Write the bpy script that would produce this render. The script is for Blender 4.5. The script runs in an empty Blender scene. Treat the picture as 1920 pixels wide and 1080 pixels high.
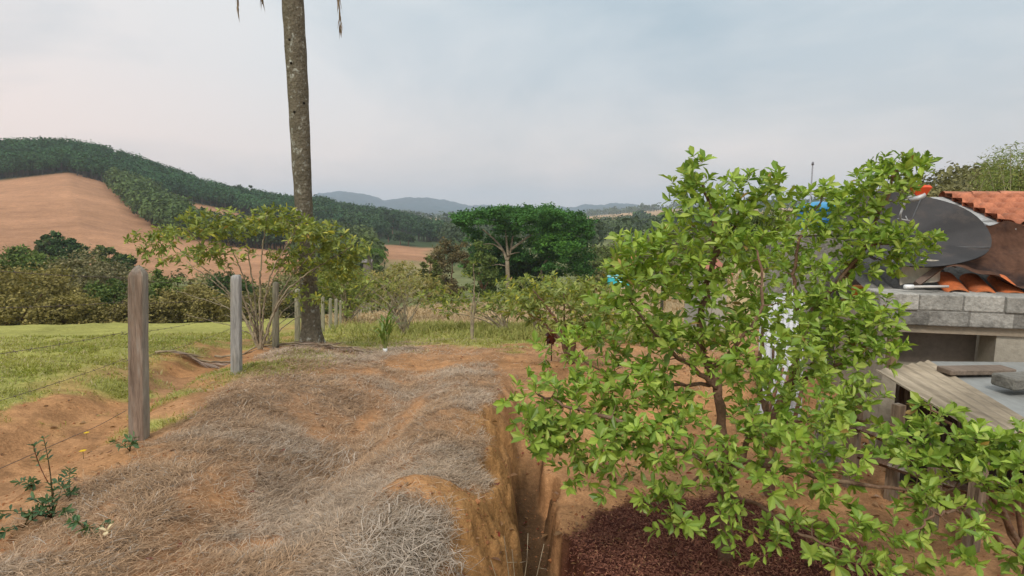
import bpy, math, random
import numpy as np
C = bpy.context.scene.collection
SC = bpy.context.scene
# ------------------------------------------------------------------ camera
F = 1066.7; PIT = math.radians(7.477)
CP, SP = math.cos(PIT), math.sin(PIT)
cam = bpy.data.objects.new('camera', bpy.data.cameras.new('camera'))
C.objects.link(cam); cam.data.lens = 20.0; cam.data.sensor_width = 36
cam.data.clip_start = 0.05; cam.data.clip_end = 30000
cam.rotation_euler = (math.radians(90) - PIT, 0, 0)
SC.camera = cam
SC.render.resolution_x = 1024; SC.render.resolution_y = 576
# ------------------------------------------------------------------ light
SUN_EL, SUN_AZ = math.radians(48), math.radians(200)
world = bpy.data.worlds.new('World'); SC.world = world; world.use_nodes = True
wn = world.node_tree.nodes; wl = world.node_tree.links; wn.clear()
def build_world():
    out = wn.new('ShaderNodeOutputWorld'); bg = wn.new('ShaderNodeBackground'); bg.inputs[1].default_value = 0.1
    sky = wn.new('ShaderNodeTexSky'); sky.sky_type = 'NISHITA'; sky.sun_disc = False
    sky.sun_elevation = SUN_EL; sky.sun_rotation = SUN_AZ; sky.air_density = 1.2; sky.dust_density = 3
    tc = wn.new('ShaderNodeTexCoord'); sep = wn.new('ShaderNodeSeparateXYZ'); wl.new(tc.outputs['Generated'], sep.inputs[0])
    # base cloud layer colour by height
    rmp = wn.new('ShaderNodeValToRGB'); wl.new(sep.outputs[2], rmp.inputs[0])
    e = rmp.color_ramp.elements
    cols = [(0.0, (6.7, 5.7, 5.4)), (0.05, (6.5, 5.65, 5.4)), (0.13, (6.0, 5.65, 5.6)), (0.22, (5.6, 5.7, 5.85)), (0.36, (5.7, 6.0, 6.2)), (0.6, (6.6, 6.8, 7.0)), (1.0, (8.6, 8.7, 8.8))]
    e[0].position = 0; e[0].color = (*[c / 10 for c in cols[0][1]], 1); e[1].position = 1; e[1].color = (*[c / 10 for c in cols[-1][1]], 1)
    for p, c in cols[1:-1]:
        n = e.new(p); n.color = (*[v / 10 for v in c], 1)
    # soft cloud patches stretched sideways
    mp = wn.new('ShaderNodeMapping'); mp.inputs['Scale'].default_value = (1.1, 1.0, 2.6); mp.inputs['Location'].default_value = (0.35, 0.2, 0.1); wl.new(tc.outputs['Generated'], mp.inputs[0])
    nz = wn.new('ShaderNodeTexNoise'); nz.inputs['Scale'].default_value = 1.5; nz.inputs['Detail'].default_value = 6; nz.inputs['Roughness'].default_value = 0.55; nz.inputs['Distortion'].default_value = 0.4; wl.new(mp.outputs[0], nz.inputs[0])
    r2 = wn.new('ShaderNodeValToRGB'); wl.new(nz.outputs[0], r2.inputs[0])
    r2.color_ramp.elements[0].position = 0.38; r2.color_ramp.elements[0].color = (0.79, 0.87, 0.915, 1)
    r2.color_ramp.elements[1].position = 0.60; r2.color_ramp.elements[1].color = (1.12, 1.10, 1.08, 1)
    mul = wn.new('ShaderNodeMix'); mul.data_type = 'RGBA'; mul.blend_type = 'MULTIPLY'; mul.inputs[0].default_value = 1
    wl.new(rmp.outputs[0], mul.inputs[6]); wl.new(r2.outputs[0], mul.inputs[7])
    # darker blue grey bank ahead, slightly right
    vm = wn.new('ShaderNodeVectorMath'); vm.operation = 'DISTANCE'; vm.inputs[1].default_value = (0.13, 0.93, 0.30)
    mp2 = wn.new('ShaderNodeVectorMath'); mp2.operation = 'MULTIPLY_ADD'; mp2.inputs[1].default_value = (0.25, 0.25, 0.25); mp2.inputs[2].default_value = (-.125, -.125, -.125)
    nz2 = wn.new('ShaderNodeTexNoise'); nz2.inputs['Scale'].default_value = 3; wl.new(tc.outputs['Generated'], nz2.inputs[0]); wl.new(nz2.outputs[1], mp2.inputs[0])
    ad = wn.new('ShaderNodeVectorMath'); ad.operation = 'ADD'; wl.new(tc.outputs['Generated'], ad.inputs[0]); wl.new(mp2.outputs[0], ad.inputs[1]); wl.new(ad.outputs[0], vm.inputs[0])
    r3 = wn.new('ShaderNodeMapRange'); r3.inputs[1].default_value = 0.02; r3.inputs[2].default_value = 0.42; r3.inputs[3].default_value = 1; r3.inputs[4].default_value = 0; r3.interpolation_type = 'SMOOTHSTEP'; wl.new(vm.outputs['Value'], r3.inputs[0])
    m3 = wn.new('ShaderNodeMix'); m3.data_type = 'RGBA'; m3.blend_type = 'MULTIPLY'; wl.new(r3.outputs[0], m3.inputs[0]); wl.new(mul.outputs[2], m3.inputs[6]); m3.inputs[7].default_value = (0.77, 0.84, 0.885, 1)
    sc = wn.new('ShaderNodeVectorMath'); sc.operation = 'SCALE'; sc.inputs[3].default_value = 9.3; wl.new(m3.outputs[2], sc.inputs[0])
    wv = wn.new('ShaderNodeVectorMath'); wv.operation = 'DISTANCE'; wv.inputs[1].default_value = (-0.72, 0.69, 0.12); wl.new(ad.outputs[0], wv.inputs[0])
    wr = wn.new('ShaderNodeMapRange'); wr.inputs[1].default_value = 0.0; wr.inputs[2].default_value = 0.5; wr.inputs[3].default_value = 1; wr.inputs[4].default_value = 0; wl.new(wv.outputs['Value'], wr.inputs[0])
    wm = wn.new('ShaderNodeMix'); wm.data_type = 'RGBA'; wm.blend_type = 'MULTIPLY'; wl.new(wr.outputs[0], wm.inputs[0]); wl.new(sc.outputs[0], wm.inputs[6]); wm.inputs[7].default_value = (1.20, 1.07, 1.01, 1)
    mx = wn.new('ShaderNodeMix'); mx.data_type = 'RGBA'; mx.inputs[0].default_value = 0.93; wl.new(sky.outputs[0], mx.inputs[6]); wl.new(wm.outputs[2], mx.inputs[7])
    wl.new(mx.outputs[2], bg.inputs[0]); wl.new(bg.outputs[0], out.inputs[0])
build_world()
sun = bpy.data.objects.new('sun', bpy.data.lights.new('sun', 'SUN')); C.objects.link(sun)
sun.data.energy = 1.5; sun.data.angle = math.radians(14); sun.data.color = (1, 0.94, 0.86)
sun.rotation_euler = (math.pi / 2 - SUN_EL, 0, math.pi - SUN_AZ)
SC.view_settings.view_transform = 'Standard'; SC.view_settings.look = 'None'; SC.view_settings.exposure = 0.5; SC.view_settings.gamma = 1
SC.render.engine = 'CYCLES'
SC.cycles.volume_bounces = 1; SC.cycles.transparent_max_bounces = 8; SC.cycles.max_bounces = 6

# ------------------------------------------------------------------ helpers
def P(px, py, Y):
    dx = (px - 960) / F; dy = (540 - py) / F
    t = Y / (CP + dy * SP)
    return np.array([dx * t, Y, (-SP + dy * CP) * t])
def sm(a, b, x):
    t = np.clip((np.asarray(x, float) - a) / (b - a), 0, 1); return t * t * (3 - 2 * t)
def vnoise(x, y, s=0):
    xi = np.floor(x).astype(np.int64); yi = np.floor(y).astype(np.int64); fx = x - xi; fy = y - yi
    fx = fx * fx * (3 - 2 * fx); fy = fy * fy * (3 - 2 * fy)
    def h(a, b):
        n = (a * 374761393 + b * 668265263 + s * 974634777) & 0xffffffff
        n = ((n ^ (n >> 13)) * 1274126177) & 0xffffffff
        n = n ^ (n >> 16)
        return (n & 0xffff) / 65535.0
    return (h(xi, yi) * (1 - fx) + h(xi + 1, yi) * fx) * (1 - fy) + (h(xi, yi + 1) * (1 - fx) + h(xi + 1, yi + 1) * fx) * fy
def fbm(x, y, o=4, s=0):
    v = 0; a = 0.5; x = np.asarray(x, float); y = np.asarray(y, float)
    for k in range(o):
        v = v + a * vnoise(x, y, s + k * 17); x = x * 2.03 + 11.3; y = y * 2.03 + 5.7; a *= 0.5
    return v / (1 - 0.5 ** o)
def nrm(v):
    v = np.asarray(v, float); return v / (np.linalg.norm(v, axis=-1, keepdims=True) + 1e-12)

class MB:
    def __init__(s): s.V = []; s.T = []; s.Q = []; s.K = []; s.n = 0
    def add(s, V, T=None, Q=None, col=(1, 1, 1)):
        V = np.asarray(V, float).reshape(-1, 3); s.V.append(V)
        if T is not None and len(T): s.T.append(np.asarray(T, np.int64).reshape(-1, 3) + s.n)
        if Q is not None and len(Q): s.Q.append(np.asarray(Q, np.int64).reshape(-1, 4) + s.n)
        k = np.asarray(col, float)
        s.K.append(np.broadcast_to(k, (len(V), 3)).copy() if k.ndim == 1 else k); s.n += len(V)
    def box(s, c, size, rot=0, col=(1, 1, 1), axes=None, taper=1.0):
        c = np.asarray(c, float); h = np.asarray(size, float) / 2
        sg = np.array([[-1, -1, -1], [1, -1, -1], [1, 1, -1], [-1, 1, -1], [-1, -1, 1], [1, -1, 1], [1, 1, 1], [-1, 1, 1]], float)
        v = sg * h; v[4:, :2] *= taper
        if axes is not None: v = v @ np.asarray(axes, float)
        elif rot:
            a = np.array([[math.cos(rot), math.sin(rot), 0], [-math.sin(rot), math.cos(rot), 0], [0, 0, 1]]); v = v @ a
        s.add(v + c, Q=[[0, 3, 2, 1], [4, 5, 6, 7], [0, 1, 5, 4], [1, 2, 6, 5], [2, 3, 7, 6], [3, 0, 4, 7]], col=col)
    def tube(s, pts, rad, n=6, col=(1, 1, 1), cap=True):
        pts = np.asarray(pts, float); m = len(pts); rad = np.broadcast_to(np.asarray(rad, float), (m,))
        t = nrm(np.gradient(pts, axis=0)); a = np.array([0, 0, 1.0]) if abs(t[0][2]) < 0.9 else np.array([1.0, 0, 0])
        u = nrm(np.cross(t[0], a)); ang = np.linspace(0, 2 * np.pi, n, endpoint=False); V = []
        for i in range(m):
            u = u - t[i] * np.dot(u, t[i]); u = nrm(u); w = np.cross(t[i], u)
            V.append(pts[i] + rad[i] * (np.cos(ang)[:, None] * u + np.sin(ang)[:, None] * w))
        V = np.concatenate(V); i = np.arange(m - 1)[:, None] * n; j = np.arange(n)[None]; j2 = (j + 1) % n
        Q = np.stack([i + j, i + j2, i + n + j2, i + n + j], -1).reshape(-1, 4); T = []
        if cap:
            V = np.vstack([V, pts[0], pts[-1]]); k = m * n
            T = [[k, (q + 1) % n, q] for q in range(n)] + [[k + 1, (m - 1) * n + q, (m - 1) * n + (q + 1) % n] for q in range(n)]
        s.add(V, T=T, Q=Q, col=col)
    def grid(s, G, col=(1, 1, 1)):
        G = np.asarray(G, float); a, b = G.shape[:2]; i = np.arange(a - 1)[:, None] * b; j = np.arange(b - 1)[None]
        s.add(G.reshape(-1, 3), Q=np.stack([i + j, i + j + 1, i + b + j + 1, i + b + j], -1).reshape(-1, 4), col=col if np.ndim(col) == 1 else np.asarray(col).reshape(-1, 3))
    def build(s, name, mat, parent=None, smooth=True, **kw):
        me = bpy.data.meshes.new(name); V = np.concatenate(s.V) if s.V else np.zeros((0, 3))
        if parent is not None: V = V - np.array(parent.matrix_basis.translation)
        T = np.concatenate(s.T) if s.T else np.zeros((0, 3), np.int64); Q = np.concatenate(s.Q) if s.Q else np.zeros((0, 4), np.int64)
        me.vertices.add(len(V)); me.vertices.foreach_set('co', V.astype(np.float32).ravel())
        nl = T.size + Q.size; me.loops.add(nl); me.loops.foreach_set('vertex_index', np.concatenate([T.ravel(), Q.ravel()]).astype(np.int32))
        me.polygons.add(len(T) + len(Q))
        st = np.concatenate([np.arange(len(T)) * 3, T.size + np.arange(len(Q)) * 4]).astype(np.int32)
        me.polygons.foreach_set('loop_start', st)
        me.polygons.foreach_set('use_smooth', np.full(len(st), smooth))
        me.update(calc_edges=True); me.validate()
        K = np.concatenate(s.K); at = me.color_attributes.new('Col', 'FLOAT_COLOR', 'POINT')
        at.data.foreach_set('color', np.hstack([K, np.ones((len(K), 1))]).astype(np.float32).ravel())
        me.materials.append(mat)
        o = bpy.data.objects.new(name, me); C.objects.link(o)
        if parent is not None: o.parent = parent
        for k, v in kw.items(): o[k] = v
        return o
def tag(o, label, cat, group=None):
    o['label'] = label; o['category'] = cat
    if group: o['group'] = group
    return o
def thing(name, loc, label, cat, group=None):
    o = bpy.data.objects.new(name, None); C.objects.link(o); o.location = [float(v) for v in loc]; o.empty_display_size = 0.2
    o.matrix_basis.translation = [float(v) for v in loc]
    return tag(o, label, cat, group)

# ------------------------------------------------------------------ materials
def mat(name, base=(1, 1, 1), rough=0.85, spec=0.2, noise=((8, 0.25),), stretch=(1, 1, 1), bump=0.0, bscale=30, second=None, sscale=3, sth=(0.45, 0.6), trans=0.0, metal=0.0, sdetail=5, bdist=0.02):
    m = bpy.data.materials.new(name); m.use_nodes = True; N = m.node_tree.nodes; L = m.node_tree.links; N.clear()
    out = N.new('ShaderNodeOutputMaterial'); b = N.new('ShaderNodeBsdfPrincipled'); b.inputs['Roughness'].default_value = rough
    b.inputs['Specular IOR Level'].default_value = spec; b.inputs['Metallic'].default_value = metal
    at = N.new('ShaderNodeVertexColor'); at.layer_name = 'Col'
    mm = N.new('ShaderNodeMix'); mm.data_type = 'RGBA'; mm.blend_type = 'MULTIPLY'; mm.inputs[0].default_value = 1; mm.inputs[7].default_value = (*base, 1)
    L.new(at.outputs[0], mm.inputs[6]); cur = mm.outputs[2]
    tc = N.new('ShaderNodeTexCoord'); mp = N.new('ShaderNodeMapping'); mp.inputs['Scale'].default_value = stretch; L.new(tc.outputs['Object'], mp.inputs[0])
    if second is not None:
        nz = N.new('ShaderNodeTexNoise'); nz.inputs['Scale'].default_value = sscale; nz.inputs['Detail'].default_value = sdetail; nz.inputs['Roughness'].default_value = 0.65; L.new(mp.outputs[0], nz.inputs[0])
        mr = N.new('ShaderNodeMapRange'); mr.inputs[1].default_value = sth[0]; mr.inputs[2].default_value = sth[1]; L.new(nz.outputs[0], mr.inputs[0])
        x = N.new('ShaderNodeMix'); x.data_type = 'RGBA'; L.new(mr.outputs[0], x.inputs[0]); L.new(cur, x.inputs[6]); x.inputs[7].default_value = (*second, 1); cur = x.outputs[2]
    for sc, am in noise:
        nz = N.new('ShaderNodeTexNoise'); nz.inputs['Scale'].default_value = sc; nz.inputs['Detail'].default_value = 4; nz.inputs['Roughness'].default_value = 0.6; L.new(mp.outputs[0], nz.inputs[0])
        mr = N.new('ShaderNodeMapRange'); mr.inputs[1].default_value = 0.25; mr.inputs[2].default_value = 0.75; mr.inputs[3].default_value = 1 - am; mr.inputs[4].default_value = 1 + am; L.new(nz.outputs[0], mr.inputs[0])
        x = N.new('ShaderNodeVectorMath'); x.operation = 'SCALE'; L.new(cur, x.inputs[0]); L.new(mr.outputs[0], x.inputs[3]); cur = x.outputs[0]
    L.new(cur, b.inputs['Base Color'])
    if bump:
        nz = N.new('ShaderNodeTexNoise'); nz.inputs['Scale'].default_value = bscale; nz.inputs['Detail'].default_value = 6; L.new(mp.outputs[0], nz.inputs[0])
        bp = N.new('ShaderNodeBump'); bp.inputs['Strength'].default_value = bump; bp.inputs['Distance'].default_value = bdist; L.new(nz.outputs[0], bp.inputs['Height']); L.new(bp.outputs[0], b.inputs['Normal'])
    if trans:
        tr = N.new('ShaderNodeBsdfTranslucent'); g = N.new('ShaderNodeMix'); g.data_type = 'RGBA'; g.blend_type = 'MULTIPLY'; g.inputs[0].default_value = 1; L.new(cur, g.inputs[6]); g.inputs[7].default_value = (1.15, 1.2, 0.6, 1); L.new(g.outputs[2], tr.inputs[0])
        ms = N.new('ShaderNodeMixShader'); ms.inputs[0].default_value = trans; L.new(b.outputs[0], ms.inputs[1]); L.new(tr.outputs[0], ms.inputs[2]); L.new(ms.outputs[0], out.inputs[0])
    else: L.new(b.outputs[0], out.inputs[0])
    return m
M = {}
M['ground'] = mat('soil', rough=0.95, spec=0.05, noise=((1.3, 0.16), (7, 0.24), (30, 0.25), (110, 0.28)), bump=0.6, bscale=38, bdist=0.018)
M['land'] = mat('field', rough=0.95, spec=0.05, noise=((0.02, 0.16), (0.09, 0.16), (0.4, 0.14), (1.6, 0.18)))
M['leaf'] = mat('leaf', rough=0.42, spec=0.35, noise=((30, 0.12),), trans=0.3)
M['far_leaf'] = mat('far_leaf', rough=0.7, spec=0.12, noise=((0.5, 0.15),), trans=0.18)
M['straw'] = mat('straw', rough=0.8, spec=0.15, noise=((1.5, 0.15),), trans=0.1)
M['bark'] = mat('bark', base=(0.19, 0.11, 0.07), rough=0.9, noise=((25, 0.35),), second=(0.22, 0.15, 0.10), sscale=9, sth=(0.5, 0.62), bump=0.6, bscale=60)
M['pale_bark'] = mat('pale_bark', base=(0.36, 0.30, 0.2), rough=0.9, noise=((18, 0.3),), second=(0.18, 0.14, 0.1), sscale=9, bump=0.4)
M['palm_bark'] = mat('palm_bark', base=(0.15, 0.13, 0.095), rough=0.95, spec=0.05, noise=((5, 0.25), (28, 0.35)), stretch=(1, 1, 0.8), second=(0.38, 0.38, 0.33), sscale=9, sth=(0.56, 0.66), bump=0.9, bscale=22, sdetail=8, bdist=0.05)
M['old_wood'] = mat('old_wood', base=(1, 1, 1), rough=0.95, spec=0.05, noise=((14, 0.3), (45, 0.3)), stretch=(1, 1, 0.12), second=(0.30, 0.27, 0.23), sscale=8, sth=(0.52, 0.66), bump=1.0, bscale=35, bdist=0.03)
M['plank'] = mat('plank', base=(1, 1, 1), rough=0.9, spec=0.1, noise=((6, 0.25), (30, 0.25)), stretch=(1, 0.15, 1), bump=0.5, bscale=30)
M['concrete'] = mat('concrete', base=(1, 1, 1), rough=0.92, spec=0.1, noise=((3, 0.2), (25, 0.3)), second=(0.09, 0.085, 0.075), sscale=3.2, sth=(0.52, 0.68), bump=0.7, bscale=35, sdetail=9)
M['plaster'] = mat('plaster', base=(1, 1, 1), rough=0.92, spec=0.08, noise=((1.5, 0.15), (20, 0.14)), second=(0.20, 0.18, 0.14), sscale=1.6, sth=(0.55, 0.75), bump=0.25, bscale=40, sdetail=7)
M['clay'] = mat('clay', base=(1, 1, 1), rough=0.85, spec=0.12, noise=((4, 0.2), (30, 0.2)), second=(0.26, 0.13, 0.08), sscale=5, sth=(0.55, 0.72), bump=0.4, bscale=50)
M['rust'] = mat('rust', base=(1, 1, 1), rough=0.9, spec=0.1, noise=((2.5, 0.3), (18, 0.25)), second=(0.045, 0.03, 0.026), sscale=2.2, sth=(0.48, 0.66), bump=0.4, bscale=25)
M['dish'] = mat('dark_mesh', base=(1, 1, 1), rough=0.6, spec=0.25, noise=((2.0, 0.3), (160, 0.25)), second=(0.10, 0.075, 0.06), sscale=2.2, sth=(0.5, 0.75))
M['metal'] = mat('metal', base=(1, 1, 1), rough=0.55, spec=0.4, metal=0.3, noise=((15, 0.2),))
M['plastic'] = mat('plastic', base=(1, 1, 1), rough=0.45, spec=0.4, noise=((6, 0.12),))
M['wire'] = mat('wire', base=(0.16, 0.13, 0.11), rough=0.8, metal=0.3)
M['painted'] = mat('painted_sheet', base=(1, 1, 1), rough=0.6, spec=0.25, noise=((5, 0.15),), second=(0.42, 0.38, 0.32), sscale=5, sth=(0.56, 0.74))
M['water'] = mat('pool_liner', base=(1, 1, 1), rough=0.2, spec=0.5)

# ------------------------------------------------------------------ terrain height
FX = lambda y: -3.0 - 0.25 * (y - 4.5)
ZY = [-60, 0, 2.5, 4.5, 7, 11, 15, 21, 30, 40, 55, 80]
ZZ = [-1.3, -1.5, -1.66, -1.84, -2.07, -2.62, -3.25, -4.3, -5.85, -7.25, -9.3, -13.5]
def xe(y): return -0.19 + 0.05 * np.sin(y * 2.3) + 0.22 * (fbm(y * 2.6, y * 0 + 3, 4, 5) - 0.5) - 0.07 * sm(3.4, 2.5, y) + 0.08 * sm(4, 5, y)
def Hn(x, y):
    x = np.asarray(x, float); y = np.asarray(y, float)
    yc = np.clip(y, 0, 80)
    z = np.interp(y, ZY, ZZ)
    u = x - FX(y)
    z = z + 0.09 * np.exp(-((u - 0.55) / 0.45) ** 2) * sm(13, 9, y)
    pathy = sm(2.0, 3.2, y) * sm(13, 10, y)
    z = z - 0.20 * np.exp(-((u + 0.85) / 0.42) ** 4) * pathy
    z = z + 0.10 * sm(-1.3, -2.2, u) * sm(15, 10, y)
    z = z - 0.19 * np.exp(-((x + 1.35 + 0.02 * (y - 4)) / 0.38) ** 2) * sm(2.3, 4, y) * sm(10, 7.5, y)
    z = z + 0.13 * np.exp(-((x + 0.55) / 0.33) ** 2) * sm(7, 5, y)
    e = xe(y)
    drop = 0.48 * sm(7.8, 5.6, y)
    cn = (fbm(x * 7, y * 7, 4, 15) - .5) * .20; z = z - drop * (0.35 * sm(-0.08, 0.05, x - e + cn) + 0.65 * sm(0.02, 0.20, x - e + cn))
    tr = sm(0.10, 0.22, x - e + cn) * sm(0.52, 0.44, x - e + 0.05 * np.sin(y * 5) + cn) * sm(5.9, 4.9, y)
    z = z - 0.36 * tr
    z = z + (fbm(x * 15, y * 15, 3, 27) - .5) * .035 * sm(9, 4, np.hypot(x, y)) * sm(-.1, .02, x - e) + (fbm(x * 22, y * 22, 2, 28) - .5) * .05 * np.exp(-((x - e - .1) / .12) ** 2) * sm(6, 5, y)
    z = z - 0.25 * sm(3.0, 5.0, x) * sm(12, 6, y)
    # broken lip of bare earth on the near mound
    z = z + 0.10 * np.exp(-(((x + 0.50) / 0.28) ** 2 + ((y - 2.98) / 0.22) ** 2))
    nearf = sm(40, 4, np.hypot(x, y))
    z = z + (fbm(x * 1.1, y * 1.1, 3, 1) - 0.5) * 0.16 * sm(0.5, 3, y) + (fbm(x * 5, y * 5, 4, 2) - 0.5) * 0.075 * nearf
    z = z + (fbm(x * 0.2, y * 0.2, 3, 8) - 0.5) * 0.5 * sm(10, 25, np.hypot(x, y))
    return z
RINGS = [
 (60, [(-800, 640), (0, 640), (400, 628), (520, 606), (700, 600), (800, 582), (1000, 577), (1150, 552), (1300, 530), (1500, 490), (1750, 450), (1920, 430), (2700, 400)]),
 (85, [(-800, 630), (0, 615), (450, 600), (700, 590), (800, 585), (950, 580), (1100, 560), (1200, 530), (1400, 480), (1600, 420), (1750, 382), (1850, 374), (1920, 372), (2700, 360)]),
 (110, [(-800, 580), (0, 565), (450, 560), (700, 560), (800, 556), (950, 552), (1100, 530), (1200, 515), (1400, 480), (1600, 430), (1750, 384), (1850, 370), (1920, 368), (2700, 360)]),
 (160, [(-800, 500), (0, 492), (250, 492), (450, 505), (700, 515), (800, 520), (1000, 515), (1200, 490), (1400, 460), (1600, 425), (1800, 395), (2700, 390)]),
 (240, [(-800, 430), (0, 425), (150, 420), (250, 440), (350, 450), (450, 460), (600, 470), (700, 476), (800, 485), (1000, 480), (1200, 460), (1400, 440), (1700, 420), (2700, 410)]),
 (330, [(-800, 370), (0, 362), (130, 352), (220, 372), (300, 400), (400, 410), (500, 430), (600, 440), (700, 456), (790, 464), (1000, 460), (1200, 445), (1400, 430), (1700, 415), (2700, 405)]),
 (400, [(-800, 348), (0, 343), (130, 330), (190, 340), (250, 362), (330, 374), (400, 388), (500, 412), (570, 425), (650, 432), (720, 440), (800, 450), (1000, 450), (1200, 438), (1400, 425), (1700, 412), (2700, 405)]),
 (480, [(-800, 306), (0, 296), (100, 293), (183, 299), (233, 311), (283, 327), (333, 344), (383, 364), (433, 377), (483, 387), (547, 398), (600, 399), (650, 410), (700, 417), (745, 426), (780, 434), (820, 444), (1000, 444), (1200, 434), (1270, 425), (1400, 412), (2700, 405)]),
 (600, [(-800, 330), (0, 330), (300, 350), (500, 395), (600, 405), (700, 422), (820, 436), (1000, 438), (1100, 432), (1200, 428), (1300, 412), (1500, 402), (2700, 400)]),
 (900, [(-800, 380), (0, 380), (500, 400), (700, 414), (780, 424), (850, 424), (1000, 428), (1100, 424), (1200, 414), (1300, 402), (1600, 396), (2700, 396)]),
 (1400, [(-800, 390), (0, 390), (600, 400), (700, 407), (800, 410), (900, 412), (1080, 412), (1150, 404), (1200, 401), (1260, 393), (1400, 389), (1600, 388), (2700, 388)]),
 (2400, [(-800, 402), (700, 406), (850, 408), (1100, 406), (1300, 400), (2700, 400)]),
 (3600, [(-800, 395), (0, 390), (500, 385), (585, 372), (600, 363), (640, 360), (680, 364), (725, 377), (750, 373), (800, 370), (835, 377), (880, 386), (950, 390), (1040, 393), (1075, 391), (1100, 384), (1120, 387), (1150, 381), (1180, 383), (1230, 391), (1300, 394), (2700, 395)]),
 (5000, [(-800, 401), (2700, 401)]), (6400, [(-800, 400.5), (2700, 400.5)])]
AZG = np.linspace(-180, 180, 1441)
def _ring(l):
    a = []; t = []
    for px, py in l:
        p = P(px, py, 1.0); a.append(math.degrees(math.atan2(p[0], p[1]))); t.append(p[2] / math.hypot(p[0], p[1]))
    v = np.interp(AZG, a, t); m = (t[0] + t[-1]) / 2; w = sm(75, 178, np.abs(AZG)); return v * (1 - w) + m * w
_L0 = np.array([math.log(r) for r, _ in RINGS]); _T0 = np.array([_ring(l) for _, l in RINGS])
LG = np.linspace(_L0[0], _L0[-1], 500)
TG = np.array([[0.0]]); _T = np.empty((500, 1441))
for _i, _l in enumerate(LG):
    k = min(max(np.searchsorted(_L0, _l) - 1, 0), len(_L0) - 2); f = (_l - _L0[k]) / (_L0[k + 1] - _L0[k]); _T[_i] = _T0[k] * (1 - f) + _T0[k + 1] * f
_k = np.exp(-(np.arange(-4, 5) / 2.2) ** 2); _k /= _k.sum(); _Tp = np.pad(_T, ((4, 4), (0, 0)), 'edge')
TG = sum(_k[i] * _Tp[i:i + 500] for i in range(9))
def Hf(x, y):
    r = np.maximum(np.hypot(x, y), 1); az = np.degrees(np.arctan2(x, y))
    a = np.clip((az + 180) / 0.25, 0, 1439.999); i = a.astype(int); fa = a - i
    l = np.clip((np.log(r) - LG[0]) / (LG[1] - LG[0]), 0, 498.999); j = l.astype(int); fl = l - j
    t = (TG[j, i] * (1 - fa) + TG[j, i + 1] * fa) * (1 - fl) + (TG[j + 1, i] * (1 - fa) + TG[j + 1, i + 1] * fa) * fl
    n = (fbm(x / 60, y / 60, 4, 31) - 0.5) * r * 0.010 + (fbm(x / 400, y / 400, 4, 32) - 0.5) * r * 0.009 * sm(700, 3000, r)
    return t * r + n
def G(x, y):
    x = np.asarray(x, float); y = np.asarray(y, float); r = np.hypot(x, y); w = sm(28, 58, r)
    return Hn(x, y) * (1 - w) + Hf(x, y) * w
def pxof(x, y): return 960 + F * np.asarray(x) / np.maximum(np.asarray(y), 1e-3) * 0.994
def Gp(px, r, off=0):
    """ground point in the direction of azimuth px at horizontal distance r"""
    a = math.atan((px - 960) / F / 1.0086); x = r * math.sin(a); y = r * math.cos(a); return np.array([x, y, float(G(x, y)) + off])

SOIL = np.array([0.43, 0.215, 0.088]); SOIL2 = np.array([0.38, 0.22, 0.12]); STRAW = np.array([0.32, 0.235, 0.165]); GRASS = np.array([0.31, 0.30, 0.085]); DRY = np.array([0.42, 0.31, 0.17])
TAN = np.array([0.42, 0.225, 0.125]); WOOD = np.array([0.055, 0.08, 0.035]); SCRUB = np.array([0.13, 0.14, 0.06])
MUL = (1.34, 3.35, 1.04)
def mulch_d(x, y): return np.hypot((x - MUL[0]), (y - MUL[1])) / MUL[2] + (fbm(x * 4, y * 4, 3, 44) - 0.5) * 0.25
def straw_mask(x, y):
    u = x - FX(y); n = fbm(x * 1.6, y * 1.6, 4, 71) - 0.5; e = xe(y)
    m = sm(0.0, 0.3, u + n * 0.8 - 0.05 + 0.25 * sm(4.5, 3, y)) * sm(-0.02, -0.10, x - e + 0) * sm(12.5, 10.0, y + n * 5)
    m = m * (0.28 + 0.72 * sm(0.34, 0.50, fbm(x * 2.7 + 3, y * 2.7, 4, 73)))
    m = m * (1 - sm(7.3, 8.6, y + n * 3) * sm(-2.4, -1.6, x + n) * 0.9)
    # bare patches of earth
    for cx, cy, a, b in ((-0.45, 2.98, 0.38, 0.17), (-0.22, 3.0, 0.13, 0.45), (-1.72, 3.2, 0.16, 0.12), (-1.5, 5.6, 0.12, 0.7), (-1.02, 5.4, 0.14, 1.2), (-1.75, 4.9, 0.2, 0.25), (-0.2, 4.9, 0.14, 0.5), (-1.25, 2.7, 0.18, 0.14)):
        m = m * (1 - 0.95 * np.exp(-(((x - cx) / a) ** 2 + ((y - cy) / b) ** 2) ** 2))
    return m
def green_mask(x, y):
    u = x - FX(y); n = fbm(x * 1.3, y * 1.3, 4, 91) - 0.5
    g = sm(-1.3, -1.8, u + n * 1.9) * (1 - (1 - sm(-1.5, -2.2, u)) * 0.65 * sm(0.12, -0.05, fbm(x * 0.9, y * 0.9, 3, 12) - 0.5 + sm(-1.5, -4.5, u) * 0.6 + 0.02))
    # tufts beside the posts
    for cx, cy, a, b in ((-3.25, 4.9, 0.22, 0.18), (-3.3, 7.3, 0.35, 0.7), (-3.75, 6.1, 0.28, 0.25), (-3.9, 7.3, 0.3, 0.5), (-3.2, 8.4, 0.4, 0.8)):
        g = np.maximum(g, np.exp(-(((x - cx) / a) ** 2 + ((y - cy) / b) ** 2)) * (0.5 + 1.2 * (n + 0.5)))
    # grass beyond the bare yard
    g = np.maximum(g, sm(11.2, 13.0, y + n * 5) * (0.55 + n) * sm(-7, -5, u * -1 - 12 + 12) * 1.0)
    g = np.maximum(g, sm(10.5, 12.5, y + n * 4) * sm(3.4, 2.0, np.abs(u - 2.6)) * 0.9)
    return np.clip(g, 0, 1)
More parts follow.
